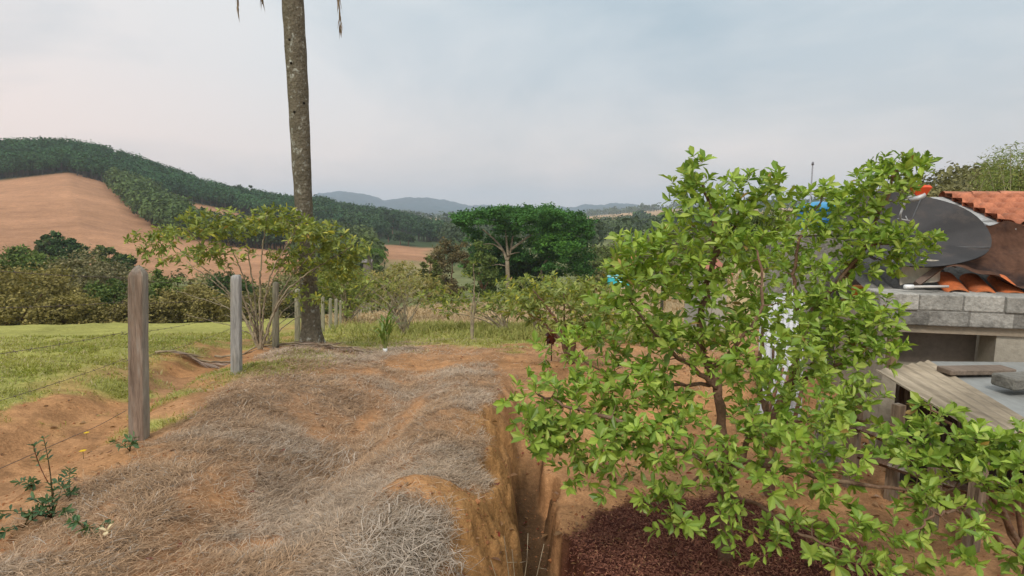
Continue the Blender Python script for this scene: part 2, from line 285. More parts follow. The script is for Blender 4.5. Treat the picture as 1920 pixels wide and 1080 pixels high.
def gcol(x, y):
    r = np.hypot(x, y); n = fbm(x * 0.8, y * 0.8, 4, 51); n2 = fbm(x * 3.5, y * 3.5, 3, 52)
    c = SOIL[None] * (1 - n[:, None]) + SOIL2[None] * n[:, None]
    u = x - FX(y); e = xe(y)
    c = c * (1 - 0.25 * sm(0.45, 0.7, n2))[:, None]
    s = straw_mask(x, y)[:, None]; c = c * (1 - s * .75) + STRAW * (0.6 + 0.5 * n2[:, None]) * s * .75
    m = (sm(1.06, 0.96, mulch_d(x, y)))[:, None]; c = c * (1 - m) + np.array([0.085, 0.03, 0.022]) * m
    # ditch bottom: damp earth, its colour darkened further to paint the shade there
    oc = (np.exp(-((x - e) / .30) ** 2) * sm(6, 5, y) * (1 - s[:, 0]) * .8)[:, None]; c = c * (1 - oc) + np.array([0.40, 0.215, 0.08]) * (0.8 + 0.4 * n2[:, None]) * oc
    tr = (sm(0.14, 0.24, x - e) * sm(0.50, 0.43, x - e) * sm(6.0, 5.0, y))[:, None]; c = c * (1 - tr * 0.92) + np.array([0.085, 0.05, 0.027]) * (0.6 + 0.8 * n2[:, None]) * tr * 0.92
    g = green_mask(x, y)[:, None]; gc = GRASS * (0.8 + 0.5 * fbm(x * 0.5, y * 0.5, 4, 9)[:, None]); c = c * (1 - g) + gc * g
    # pale dry grass in the field ahead
    d = (sm(19, 27, y + (n - 0.5) * 10) * sm(-0.40, -0.17, x / np.maximum(y, 1)))[:, None]; c = c * (1 - d) + DRY * (0.75 + 0.5 * n2[:, None]) * d
    # far country
    px = pxof(x, y); px = np.where(y > 0.05 * r, px, np.where(x < 0, -900, 2800))
    nf = fbm(x / 35, y / 35, 4, 61) - 0.5
    w = sm(62, 90, r)[:, None]; far = np.broadcast_to(SCRUB, c.shape) * (0.7 + 1.0 * fbm(x / 12, y / 12, 4, 62)[:, None])
    fld = sm(118, 135, r + nf * 60) * sm(415, 395, r + nf * 40 + sm(640, 700, px) * 75) * sm(840, 790, px + nf * 60)
    strips = 1 + 0.025 * np.sin(r / 2.2 + nf * 5)
    far = far * (1 - fld[:, None]) + TAN * (0.92 + 0.4 * nf[:, None]) * strips[:, None] * fld[:, None]
    gf = (sm(95, 120, r) * sm(215, 180, r + nf * 80) * sm(560, 640, px) * sm(860, 800, px))[:, None]; far = far * (1 - gf) + np.array([0.25, 0.21, 0.10]) * gf
    wd = (sm(392, 408, r + nf * 40 + sm(640, 700, px) * 75) * sm(860, 800, px) * sm(620, 560, r))[:, None]; far = far * (1 - wd) + WOOD * wd
    hills = (sm(650, 800, r))[:, None]
    patch = sm(0.50, 0.56, fbm(x / 260, y / 260, 3, 77))[:, None]
    hc = np.array([0.10, 0.115, 0.055]) * (1 - patch) + np.array([0.40, 0.27, 0.15]) * patch
    p1 = (sm(760, 860, r) * sm(1700, 1500, r) * (sm(1085, 1105, px) * sm(1300, 1240, px) + sm(700, 720, px) * sm(860, 850, px)))[:, None]
    hc = hc * (1 - p1 * 0.8) + np.array([0.46, 0.29, 0.15]) * p1 * 0.8
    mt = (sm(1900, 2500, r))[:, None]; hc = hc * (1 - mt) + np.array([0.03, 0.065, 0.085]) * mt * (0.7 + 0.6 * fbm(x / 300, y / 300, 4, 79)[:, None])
    far = far * (1 - hills) + hc * hills
    rh = (sm(1500, 1700, px) * sm(62, 75, r) * sm(300, 200, r))[:, None]; far = far * (1 - rh) + np.array([0.20, 0.15, 0.07]) * (0.8 + 0.6 * nf[:, None]) * rh
    return c * (1 - w) + far * w

def build_ground():
    az = np.concatenate([np.linspace(-180, -52, 80, endpoint=False), np.linspace(-52, 52, 640, endpoint=False), np.linspace(52, 180, 81)])
    R = np.concatenate([np.linspace(0.05, 1.6, 14, endpoint=False), np.exp(np.arange(math.log(1.6), math.log(6400), 0.0115))])
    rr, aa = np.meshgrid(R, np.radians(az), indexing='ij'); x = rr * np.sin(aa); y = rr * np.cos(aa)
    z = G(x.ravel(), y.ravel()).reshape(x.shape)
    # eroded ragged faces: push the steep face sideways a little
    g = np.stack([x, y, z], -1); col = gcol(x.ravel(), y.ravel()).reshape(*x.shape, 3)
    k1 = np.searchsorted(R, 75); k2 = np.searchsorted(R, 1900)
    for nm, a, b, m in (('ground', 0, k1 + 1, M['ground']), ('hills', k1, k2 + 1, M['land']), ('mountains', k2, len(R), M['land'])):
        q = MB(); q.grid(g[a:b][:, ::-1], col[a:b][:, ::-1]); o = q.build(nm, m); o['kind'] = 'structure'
build_ground()

# ------------------------------------------------------------------ leaves
LT = np.array([[0, 0, 0], [.30, -.36, .10], [.30, 0, -.02], [.30, .36, .10], [.68, -.5, .10], [.68, 0, -.06], [.68, .5, .10], [1, 0, -.16]])
LTT = np.array([[0, 1, 2], [0, 2, 3], [4, 7, 5], [5, 7, 6]]); LTQ = np.array([[1, 4, 5, 2], [2, 5, 6, 3]])
LS = np.array([[0, 0, 0], [.45, -.5, .08], [1, 0, -.1], [.45, .5, .08]]); LSQ = np.array([[0, 1, 2, 3]])
def leaves(mb, Pp, D, Nn, L, W, col, fine=True, curl=1.0):
    Pp = np.asarray(Pp); n = len(Pp)
    if n == 0: return
    D = nrm(D); S = nrm(np.cross(D, Nn)); Nn = np.cross(S, D)
    t = LT if fine else LS; k = len(t)
    L = np.broadcast_to(L, (n,)); W = np.broadcast_to(W, (n,))
    V = Pp[:, None] + D[:, None] * (t[None, :, 0, None] * L[:, None, None]) + S[:, None] * (t[None, :, 1, None] * W[:, None, None]) + Nn[:, None] * (t[None, :, 2, None] * (W * 1.4)[:, None, None] * curl)
    base = (np.arange(n) * k)[:, None, None]
    kc = np.repeat(np.asarray(col)[:, None], k, 1)
    if fine:
        kc = kc.copy(); kc[:, [0, 2, 5]] *= 1.18
        mb.add(V.reshape(-1, 3), T=(base + LTT).reshape(-1, 3), Q=(base + LTQ).reshape(-1, 4), col=np.clip(kc, 0, 1).reshape(-1, 3))
    else: mb.add(V.reshape(-1, 3), Q=(base + LSQ).reshape(-1, 4), col=kc.reshape(-1, 3))
def tint(g, n, c0, c1, young=None, fy=0.1, dead=None, fd=0.0):
    t = g.random(n)[:, None]; c = np.array(c0) * (1 - t) + np.array(c1) * t; c = c * g.uniform(0.8, 1.2, (n, 1))
    if young is not None:
        m = g.random(n) < fy; c[m] = np.array(young) * g.uniform(0.85, 1.15, (m.sum(), 1))
    if dead is not None:
        m = g.random(n) < fd; c[m] = np.array(dead) * g.uniform(0.7, 1.2, (m.sum(), 1))
    return c
def bez(a, b, bend, n, g=None, wob=0.0):
    t = np.linspace(0, 1, n)[:, None]; p = a * (1 - t) + b * t + bend * (4 * t * (1 - t))
    if g is not None and wob: 
        w = g.normal(0, wob, (n, 3)); w[0] = 0; w[-1] = 0; p = p + w
    return p
def spline(pts, n):
    pts = np.asarray(pts, float); m = len(pts)
    if m < 3: return bez(pts[0], pts[-1], np.zeros(3), n)
    q = np.vstack([2 * pts[0] - pts[1], pts, 2 * pts[-1] - pts[-2]]); out = []
    for t in np.linspace(0, m - 1 - 1e-6, n):
        i = int(t); f = t - i; a, b, c, d = q[i], q[i + 1], q[i + 2], q[i + 3]
        out.append(0.5 * ((2 * b) + (-a + c) * f + (2 * a - 5 * b + 4 * c - d) * f * f + (-a + 3 * b - 3 * c + d) * f ** 3))
    return np.array(out)
def grow(wood, g, limbs, targets, rt=0.006, n=6, sag=0.0, wob=0.012, seg=5, up=0.08):
    """limbs: list of (points, r0, r1) drawn as tapering tubes; each target is reached by a twig from the nearest wood"""
    NP = []; NR = []
    for pts, r0, r1 in limbs:
        L = np.sum(np.linalg.norm(np.diff(pts, axis=0), axis=1)); k = max(6, int(L / 0.05)); k = min(k, 60)
        p = spline(pts, k); p[1:-1] += g.normal(0, 0.006 + 0.1 * r1, (k - 2, 3)); r = np.linspace(r0, r1, k) * (1 + 0.08 * g.normal(size=k))
        wood.tube(p, r, 8); NP.append(p[2:]); NR.append(r[2:])
    NP = np.concatenate(NP); NR = np.concatenate(NR)
    T = np.asarray(targets); d0 = np.array([np.min(np.linalg.norm(NP - t, axis=1)) for t in T]); T = T[np.argsort(d0)]
    tw = []
    for t in T:
        d = NP - t; dist = np.linalg.norm(d, axis=1) + 0.25 * np.maximum(NP[:, 2] - t[2], 0)
        j = int(np.argmin(dist)); a = NP[j]; L = np.linalg.norm(t - a)
        if L < 0.03: continue
        p = bez(a, t, np.array([0, 0, -up * L + sag * L]) + g.normal(0, 0.06 * L, 3), n, g, wob * min(L, 1))
        r0 = min(NR[j] * 0.6, rt * (0.8 + 1.6 * L)); r = np.linspace(r0, max(r0 * 0.35, rt * 0.25), n)
        wood.tube(p, r, seg, cap=False); NP = np.vstack([NP, p[2:]]); NR = np.concatenate([NR, r[2:]]); tw.append(p)
    return tw
def ell(g, c, r, n):
    v = nrm(g.normal(size=(n, 3))); return np.asarray(c) + v * (g.random((n, 1)) ** 0.38) * np.asarray(r)
def dress(mb, g, tw, L, ar, cols, whorl=6, along=5, fine=True, droop=0.1, spread=0.9, span=0.25):
    """leaf rosettes at twig ends and pairs of leaves along the last stretch"""
    Pp = []; D = []; N = []; Ls = []
    for p in tw:
        d = nrm(p[-1] - p[-2]); d = nrm(d + np.array([0, 0, 0.35]))
        a = nrm(np.cross(d, [0.31, 0.2, 0.93] if abs(d[2]) < .8 else [1, 0, 0])); b = np.cross(d, a); ph = g.random() * 6.3
        k = max(2, int(g.integers(whorl - 2, whorl + 2)))
        for q in range(k):
            th = ph + q * 2.4; rad = a * math.cos(th) + b * math.sin(th); s = spread * g.uniform(0.55, 1.25)
            dd = nrm(d * (1.05 - 0.45 * s) + rad * s + np.array([0, 0, -droop])); Pp.append(p[-1] - d * g.uniform(0, 0.02) * L / .09); D.append(dd); N.append(nrm(d - rad * 0.25 + g.normal(0, .18, 3))); Ls.append(L * g.uniform(0.42, 1.2))
        seg = np.diff(p, axis=0); sl = np.linalg.norm(seg, axis=1).sum(); use = min(span, sl * 0.9); m = int(along * min(1, use / span) + g.random())
        for q in range(m):
            f = 1 - (q + 0.8) / (m + 0.8) * (use / sl); i = min(int(f * (len(p) - 1)), len(p) - 2); ff = f * (len(p) - 1) - i; pos = p[i] * (1 - ff) + p[i + 1] * ff; dr = nrm(p[i + 1] - p[i])
            side = nrm(np.cross(dr, nrm(np.array([0, 0, 1.0]) + g.normal(0, .4, 3))))
            for sg in (-1, 1):
                if g.random() < 0.85:
                    dd = nrm(dr * 0.55 + side * sg + np.array([0, 0, 0.15 - droop]) + g.normal(0, .25, 3)); Pp.append(pos); D.append(dd); N.append(nrm(np.array([0, 0, 1.0]) + g.normal(0, .35, 3))); Ls.append(L * g.uniform(0.6, 1.05))
    n = len(Pp); Ls = np.array(Ls); Pa = np.array(Pp); tone = 0.72 + 0.6 * fbm(Pa[:, 0] * 5 + Pa[:, 2] * 3, Pa[:, 1] * 5 + Pa[:, 2] * 4, 2, 3)
    leaves(mb, Pa, np.array(D), np.array(N), Ls, Ls * ar * g.uniform(0.75, 1.2, n), cols(g, n) * tone[:, None], fine=fine)
    return n
def plant(name, base, label, cat, limbs, targets, seed, L, ar, cols, bark='bark', rt=0.006, whorl=6, along=5, fine=True, leafmat='leaf', parts=('trunk', 'crown'), group=None, sag=0.0, wob=0.012, droop=0.1, up=0.08, span=0.25, leafy=1.0, seg=5):
    g = np.random.default_rng(seed); t = thing(name, base, label, cat, group); w = MB(); tw = grow(w, g, limbs, targets, rt=rt, sag=sag, wob=wob, up=up, seg=seg)
    w.build(parts[0], M[bark], t)
    if leafy < 1: tw = [q for q in tw if g.random() < leafy]
    c = MB(); dress(c, g, tw, L, ar, cols, whorl, along, fine, droop=droop, span=span)
    if c.n: c.build(parts[1], M[leafmat], t, smooth=False)
    return t
FRESH = lambda g, n: tint(g, n, (0.14, 0.24, 0.035), (0.31, 0.41, 0.065), young=(0.36, 0.44, 0.09), fy=0.14, dead=(0.34, 0.22, 0.07), fd=0.008)
OLIVE = lambda g, n: tint(g, n, (0.14, 0.19, 0.04), (0.29, 0.32, 0.08), young=(0.40, 0.38, 0.06), fy=0.10, dead=(0.36, 0.24, 0.07), fd=0.015)
DRYL = lambda g, n: tint(g, n, (0.20, 0.21, 0.06), (0.30, 0.28, 0.10), young=(0.34, 0.28, 0.1), fy=0.3)

# ------------------------------------------------------------------ the two fruit trees on the right
def near_trees():
    g = np.random.default_rng(5)
    b = P(1362, 1045, 3.35); b[2] = float(G(b[0], b[1])) - 0.04
    Pt = P
    limbs = [
     ([b, Pt(1360, 960, 3.35), Pt(1362, 890, 3.34)], 0.050, 0.037),
     ([Pt(1362, 890, 3.34), Pt(1350, 800, 3.4), Pt(1346, 730, 3.45), Pt(1330, 690, 3.5)], 0.034, 0.026),
     ([Pt(1330, 690, 3.5), Pt(1312, 640, 3.55), Pt(1322, 560, 3.55), Pt(1342, 470, 3.6), Pt(1335, 400, 3.6), Pt(1318, 345, 3.6)], 0.026, 0.007),
     ([Pt(1342, 480, 3.6), Pt(1372, 430, 3.65), Pt(1395, 375, 3.7)], 0.013, 0.006),
     ([Pt(1346, 730, 3.45), Pt(1300, 690, 3.4), Pt(1240, 640, 3.3), Pt(1180, 560, 3.3)], 0.018, 0.006),
     ([Pt(1362, 890, 3.34), Pt(1392, 860, 3.3), Pt(1400, 820, 3.35), Pt(1440, 760, 3.5), Pt(1450, 650, 3.7)], 0.024, 0.008),
     ([Pt(1375, 868, 3.34), Pt(1440, 872, 3.2), Pt(1560, 900, 3.0), Pt(1700, 918, 2.9), Pt(1810, 920, 2.9)], 0.018, 0.006),
     ([Pt(1355, 880, 3.34), Pt(1290, 850, 3.1), Pt(1190, 800, 3.0), Pt(1090, 770, 3.0), Pt(1010, 740, 3.1)], 0.018, 0.006),
     ([Pt(1340, 720, 3.48), Pt(1260, 720, 3.5), Pt(1150, 700, 3.6), Pt(1060, 660, 3.7)], 0.014, 0.005),
     ([Pt(1365, 930, 3.34), Pt(1420, 950, 3.0), Pt(1500, 1000, 2.8), Pt(1600, 1040, 2.7)], 0.013, 0.005),
     ([Pt(1360, 850, 3.4), Pt(1300, 900, 3.1), Pt(1240, 950, 2.95)], 0.010, 0.005),
     ([Pt(1330, 690, 3.5), Pt(1390, 640, 3.3), Pt(1430, 560, 3.3), Pt(1420, 470, 3.4)], 0.016, 0.006)]
    cl = []  # px,py,Y, rx,ry,rz (metres), count
    for px, py, Y, rx, ry, rz, n in (
     (1303, 335, 3.6, .13, .18, .14, 12), (1340, 400, 3.6, .28, .28, .20, 26), (1400, 350, 3.65, .22, .25, .14, 18), (1430, 430, 3.6, .25, .3, .22, 18),
     (1300, 480, 3.5, .35, .35, .22, 30), (1210, 480, 3.3, .22, .25, .16, 16), (1180, 540, 3.3, .25, .25, .18, 16), (1250, 570, 3.4, .3, .3, .25, 26),
     (1400, 540, 3.5, .35, .35, .28, 30), (1310, 640, 3.3, .36, .3, .2, 26), (1420, 640, 3.3, .35, .3, .22, 24), (1190, 640, 3.4, .26, .3, .2, 14),
     (1080, 650, 3.7, .25, .3, .14, 14), (1140, 720, 3.3, .34, .25, .14, 20), (1040, 750, 3.1, .26, .22, .14, 20), (1000, 800, 3.0, .14, .18, .13, 12),
     (1110, 820, 3.0, .30, .22, .15, 28), (1210, 780, 3.1, .3, .25, .16, 22), (1280, 770, 3.1, .2, .25, .14, 8), (1220, 880, 2.95, .26, .22, .15, 20),
     (1300, 860, 2.95, .25, .22, .16, 15), (1430, 800, 3.2, .3, .3, .2, 20), (1240, 960, 2.9, .14, .15, .12, 10), (1320, 960, 2.85, .22, .15, .12, 11),
     (1080, 880, 3.0, .16, .15, .10, 10), (1130, 920, 2.9, .08, .08, .05, 3), (1400, 1000, 2.8, .28, .15, .12, 11), (1440, 900, 2.9, .3, .2, .15, 18), (1530, 830, 2.95, .28, .2, .16, 17),
     (1560, 920, 2.85, .3, .2, .13, 13), (1520, 1010, 2.7, .28, .18, .12, 18), (1640, 1040, 2.65, .25, .18, .12, 15), (1660, 960, 2.8, .3, .2, .12, 10), (1760, 890, 2.9, .28, .2, .14, 13), (1500, 730, 3.4, .22, .25, .2, 12)):
        cl.append(ell(g, P(px, py, Y), (rx * 1.15, ry * 1.15, rz * 1.15), int(n * (2.35 if py < 840 else 1.35))))
    plant('fruit_tree', b, 'leafy green fruit tree rising from the dark red mulch, nearest to the camera', 'tree', limbs, np.concatenate(cl), 11, 0.078, 0.42, FRESH, whorl=6, along=4, span=0.2, rt=0.0045)
    # second tree behind, to the right
    b = P(1445, 905, 4.4); b[2] = float(G(b[0], b[1])) - 0.04
    limbs = [([b, Pt(1442, 850, 4.4), Pt(1445, 790, 4.4)], 0.05, 0.036), ([Pt(1445, 790, 4.4), Pt(1480, 720, 4.3), Pt(1500, 650, 4.3), Pt(1530, 575, 4.2), Pt(1600, 500, 4.2), Pt(1650, 400, 4.2), Pt(1680, 320, 4.2)], 0.034, 0.007),
     ([Pt(1445, 790, 4.4), Pt(1420, 720, 4.5), Pt(1430, 620, 4.6), Pt(1400, 520, 4.6)], 0.028, 0.008), ([Pt(1505, 640, 4.3), Pt(1490, 540, 4.3), Pt(1500, 450, 4.3), Pt(1540, 370, 4.3)], 0.018, 0.006),
     ([Pt(1480, 720, 4.3), Pt(1560, 690, 4.0), Pt(1640, 640, 3.9)], 0.018, 0.006), ([Pt(1445, 800, 4.4), Pt(1540, 780, 4.0), Pt(1620, 790, 3.7), Pt(1700, 800, 3.6)], 0.018, 0.006), ([Pt(1560, 545, 4.2), Pt(1620, 470, 4.1), Pt(1690, 450, 4.1)], 0.014, 0.006)]
    cl = []
    for px, py, Y, rx, ry, rz, n in (
     (1680, 315, 4.2, .20, .2, .13, 20), (1645, 355, 4.2, .26, .25, .12, 20), (1560, 375, 4.3, .26, .25, .14, 22), (1520, 430, 4.3, .26, .25, .15, 16), (1600, 440, 4.2, .25, .25, .2, 24),
     (1690, 450, 4.1, .22, .2, .11, 20), (1480, 480, 4.4, .28, .3, .22, 20), (1560, 530, 4.1, .3, .25, .18, 22), (1500, 590, 4.2, .3, .3, .2, 18), (1600, 590, 4.0, .28, .25, .2, 26),
     (1640, 640, 3.9, .16, .2, .2, 20), (1560, 660, 4.0, .26, .25, .2, 22), (1500, 700, 4.1, .2, .25, .15, 8), (1610, 740, 3.7, .16, .2, .14, 14), (1560, 780, 3.7, .25, .2, .14, 16), (1380, 700, 4.5, .25, .2, .2, 10), (1690, 500, 4.1, .12, .15, .08, 5)):
        cl.append(ell(g, P(px, py, Y), (rx * 1.15, ry * 1.15, rz * 1.15), int(n * (2.35 if py < 840 else 1.35))))
    plant('fruit_tree', b, 'fruit tree behind the mulched one, its upper branches crossing the dark satellite dish', 'tree', limbs, np.concatenate(cl), 12, 0.080, 0.42, FRESH, whorl=6, along=4, span=0.2, rt=0.005)
    # shrub at right edge
    b = np.array([2.95, 3.0, 0]); b[2] = float(G(b[0], b[1])) - 0.03
    limbs = [([b, b + [-.05, 0, .3], Pt(1850, 900, 2.9)], 0.028, 0.010), ([b + [-.05, 0, .3], Pt(1800, 820, 3.0), Pt(1740, 760, 3.1)], 0.015, 0.005), ([b + [-.05, 0, .3], Pt(1900, 850, 2.9), Pt(1960, 780, 2.9)], 0.015, 0.005), ([b + [0, 0, .25], Pt(1800, 960, 2.7), Pt(1700, 1000, 2.6)], 0.012, 0.004)]
    cl = []
    for px, py, Y, rx, ry, rz, n in ((1750, 790, 3.0, .18, .15, .08, 12), (1690, 830, 3.0, .17, .15, .09, 13), (1800, 860, 2.9, .25, .2, .12, 24), (1880, 830, 2.85, .2, .2, .12, 18), (1900, 900, 2.7, .25, .2, .12, 20), (1860, 980, 2.6, .16, .15, .10, 8), (1740, 930, 2.8, .18, .2, .08, 8), (1900, 1050, 2.5, .15, .15, .08, 8), (1770, 1040, 2.6, .12, .15, .08, 6)):
        cl.append(ell(g, P(px, py, Y), (rx * 1.15, ry * 1.15, rz * 1.15), int(n * (2.35 if py < 840 else 1.35))))
    plant('leafy_shrub', b, 'low leafy green shrub at right, spreading in front of the wooden coop', 'shrub', limbs, np.concatenate(cl), 13, 0.078, 0.42, FRESH, whorl=6, along=4, span=0.18, rt=0.0045, parts=('stem', 'foliage'))
near_trees()

# ------------------------------------------------------------------ coconut-like palm
def palm():
    base = P(585, 650, 11.0); base[2] = float(G(base[0], base[1])) - 0.08
    t = thing('palm_tree', base, 'tall bare grey palm trunk with lichen patches, its crown above the picture', 'palm tree')
    pts = [(585, 652, 27), (584, 640, 24), (583.5, 615, 20.5), (582, 580, 19), (577, 500, 17.5), (571, 410, 17), (567, 340, 18.5), (562, 240, 20), (556, 120, 20.5), (549, 0, 20), (538, -150, 19), (520, -360, 19)]
    pp = []; rr = []
    for x, y, w in pts:
        q = P(x, y, 11.0); pp.append(q); rr.append(w / F * np.linalg.norm(q) * 0.82)
    pp = spline(pp, 150); rr = np.interp(np.linspace(0, 1, 150), np.linspace(0, 1, len(rr)), rr); g = np.random.default_rng(3)
    n = 28; q = MB(); ang = np.linspace(0, 2 * np.pi, n, endpoint=False); z = pp[:, 2]
    rad = rr[:, None] * (1 + 0.035 * np.sin(z * 9)[:, None] * 0.4 + 0.10 * (fbm(ang[None] * 2.2 + 0 * z[:, None], z[:, None] * 3.0, 3, 4) - 0.5))
    rad = rad + (np.exp(-np.maximum(z - z[0], 0) * 5) * 0.05)[:, None] * (0.5 + np.sin(ang * 7)[None])
    V = pp[:, None] + np.stack([rad * np.cos(ang), rad * np.sin(ang), np.zeros_like(rad)], -1)
    V = np.concatenate([V, V[:, :1]], 1); q.grid(V); q.build('trunk', M['palm_bark'], t)
    # small woodpecker holes
    for hx, hy in ((550, 76), (538, 87), (553, 122), (574, 195), (559, 216)):
        c = P(hx, hy, 11.0); i = np.argmin(np.abs(z - c[2])); k = MB(); d = nrm(np.array([c[0] - pp[i][0], 0, 0]) * 1.0 + np.array([0, -math.sqrt(max(rr[i] ** 2 - (c[0] - pp[i][0]) ** 2, .001)), 0]))
        ce = pp[i] + d * rr[i] * 0.98; k.tube([ce - d * 0.01, ce + d * 0.012], [0.024, 0.022], 10, col=(0.02, 0.016, 0.012)); k.build('hole', M['old_wood'], t)
    top = pp[-1]
    def frond(end, bend, nl, ll, dead, tipdown):
        f = MB(); path = bez(top, end, bend, 26); f.tube(path, np.linspace(0.03, 0.006, 26), 6, col=(0.22, 0.16, 0.09) if dead else (0.22, 0.28, 0.08))
        Pp = []; D = []; N = []; L = []
        for i in range(nl):
            u = 0.15 + 0.85 * i / nl; k = min(int(u * 25), 24); d = nrm(path[k + 1] - path[k]); s = nrm(np.cross(d, [0, 0, 1.0]) + g.normal(0, .1, 3))
            for sg in (-1, 1):
                dd = nrm(d * 0.7 + s * sg * (0.35 if dead else 1.0) + np.array([0, 0, -tipdown]) + g.normal(0, .12, 3)); fk = u * 25 - k; Pp.append(path[k] * (1 - fk) + path[k + 1] * fk if k < 25 else path[k]); D.append(dd); N.append(g.normal(size=3) * .3 + [0, 0, 1] + s * .3); L.append(ll * (0.5 + 0.5 * math.sin(math.pi * min(u * .9 + .08, 1))) * g.uniform(.8, 1.1))
        L = np.array(L); c = tint(g, len(L), (0.17, 0.12, 0.08), (0.30, 0.22, 0.15)) if dead else tint(g, len(L), (.06, .12, .03), (.12, .2, .04))
        leaves(f, np.array(Pp), np.array(D), np.array(N), L, np.full(len(L), .03 if not dead else .032), c, fine=False)
        f.build('frond', M['straw'] if dead else M['leaf'], t, smooth=False)
    for i in range(13):
        a = i * 2.4; e = top + np.array([math.cos(a) * 2.6, math.sin(a) * 2.0 - .4, 0.5 + 0.7 * math.sin(i * 1.7)]); frond(e, np.array([0, 0, 0.9]), 60, .55, False, .4)
    for (px, py) in ((447, 22), (492, 6), (638, 58)):
        e = P(px, py + 2, 11.0); frond(e, np.array([(px - 549) / 549 * 1.6, 0, 0.8]), 64, 0.42, True, 1.6)
palm()

# ------------------------------------------------------------------ fence
def fence():
    posts = [(258, 818, 4.48, 497, 50, 'weathered brown wooden post with a pointed top, nearest of the fence'), (443, 708, 7.0, 515, 28, 'pale grey post with a rounded top'), (516, 652, 10.6, 528, 18, None), (557, 633, 13.0, 541, 14, None), (605, 622, 17.5, 556, 10, None), (619, 618, 19.5, 559, 9, None), (630, 616, 21.5, 560, 9, None), (638, 613, 24, 563, 7, None), (646, 611, 27, 564, 6, None)]
    t = thing('barbed_wire_fence', Gp(258, 4.7), 'fence of old grey posts and sagging barbed wire along the pasture', 'fence')
    g = np.random.default_rng(8); tops = []
    def post(x, y, h, w, i, label, lx=0.0):
        z0 = float(G(x, y)) - 0.15; q = MB(); n = 34; m = 44
        ang = np.linspace(0, 2 * np.pi, m, endpoint=False); rot = 0.19 if i == 0 else 0.2 * (i % 3)
        c = np.cos(ang - rot); s = np.sin(ang - rot); pw = 14 if i == 0 else 3.6
        rr = 1 / (np.abs(c) ** pw + np.abs(s) ** pw) ** (1 / pw); V = []
        hs = np.concatenate([np.linspace(0, h + .15 - 0.085, n - 4), [h + .15 - .065, h + .15 - .035, h + .15 - .012, h + .15]]) if i == 0 else np.concatenate([np.linspace(0, h + .15 - 0.06, n - 4), [h + .15 - .03, h + .15 - .012, h + .15 - .003, h + .15]])
        lean = np.array([lx, 0.0])
        for k, hh in enumerate(hs):
            f = hh / (h + .15); tp = 1 - 0.10 * f
            if k >= n - 4: tp *= (0.9, 0.62, 0.34, 0.02)[k - n + 4] if i != 1 else (0.93, 0.8, 0.55, 0.02)[k - n + 4]
            no = (fbm(ang * 3 + i * 9, np.full(m, hh * 2.0), 4, 3) - .5) * 0.14 + (fbm(ang * 9 + i * 9, np.full(m, hh * 5), 3, 6) - .5) * 0.08
            r = w / 2 * rr * tp * (1 + no); V.append(np.stack([x + np.cos(ang) * r + lean[0] * hh, y + np.sin(ang) * r + lean[1] * hh, np.full(m, z0 + hh)], -1))
        V = np.array(V); V = np.concatenate([V, V[:, :1]], 1)
        base = np.array([0.25, 0.185, 0.14]) if i == 0 else (np.array([0.33, 0.32, 0.30]) if i == 1 else np.array([0.30, 0.28, 0.20]))
        aa = np.append(ang, ang[0]); cc = np.repeat((base[None] * np.ones((len(aa), 1)))[None], n, 0)
        if i == 0: # paler face at the right
            f = sm(-0.64, -0.56, aa - 2 * np.pi * (aa > np.pi)) * sm(1.02, .95, aa - 2 * np.pi * (aa > np.pi)); cc = cc * (1 - f[None, :, None]) + np.array([0.33, 0.29, 0.23]) * f[None, :, None]
        q.grid(V, cc); o = q.build('post', M['old_wood'], t)
        if label: o['label'] = label
        tops.append((x, y, z0 + .15, h))
    for i, (px, py, Y, ty, w, lab) in enumerate(posts):
        b = P(px, py, Y); tp = P(px, ty, Y); gz = float(G(b[0], b[1])); post(b[0], b[1], tp[2] - gz, w / F * Y * (0.70 if i else 0.58), i, lab, (tp[0] - b[0] - (2 / F * Y if i < 2 else 0)) / (tp[2] - gz))
    k = len(posts)
    for j, (px, Y) in enumerate(((664, 38), (669, 41), (674, 44), (679, 47), (684, 50), (690, 53))):
        x = (px - 960) / F * Y; post(x, Y, 1.45, .17, k + j, None)
    # wires
    def wire(a, b, sag, barbs=True):
        q = MB(); L = np.linalg.norm(b - a); n = max(8, int(L / .25)); p = bez(a, b, np.array([0, 0, -sag]), n); q.tube(p, 0.0017, 5)
        if barbs:
            nb = int(L / .14)
            for u in (np.arange(nb) + .5) / nb:
                c = a * (1 - u) + b * u + np.array([0, 0, -sag * 4 * u * (1 - u)])
                for s in (-1, 1):
                    d = nrm(g.normal(size=3)) * .013; q.tube([c - d, c + d], .0013, 3)
        q.build('wire', M['wire'], t)
    ends = [(502, 520), (571, 565), (657, 622), (745, 672)]
    fr = [(818 - e[1]) / (818 - 497) for e in ends]
    for y0, y1 in ends:
        b = P(237, y1, 4.48); a = P(0, y0, 3.0); a2 = a + (a - b) * 0.55; wire(a2, b, 0.02)
    for i in range(len(tops) - 1):
        for f in fr:
            A = tops[i]; B = tops[i + 1]
            if i > 7 : continue
            wire(np.array([A[0] - .06, A[1], A[2] + A[3] * f]), np.array([B[0] - .05, B[1], B[2] + B[3] * f]), 0.03, barbs=i < 3)
    # slack strand on the ground, left
    a = P(-60, 905, 3.6); b = P(128, 822, 4.6); c = P(236, 770, 4.5); q = MB(); p = spline([a, b, P(180, 800, 4.7), c], 24); gz = G(p[:, 0], p[:, 1]); p[:, 2] = np.maximum(p[:, 2], gz + .02); q.tube(p, .0028, 5); q.build('wire', M['wire'], t)
fence()

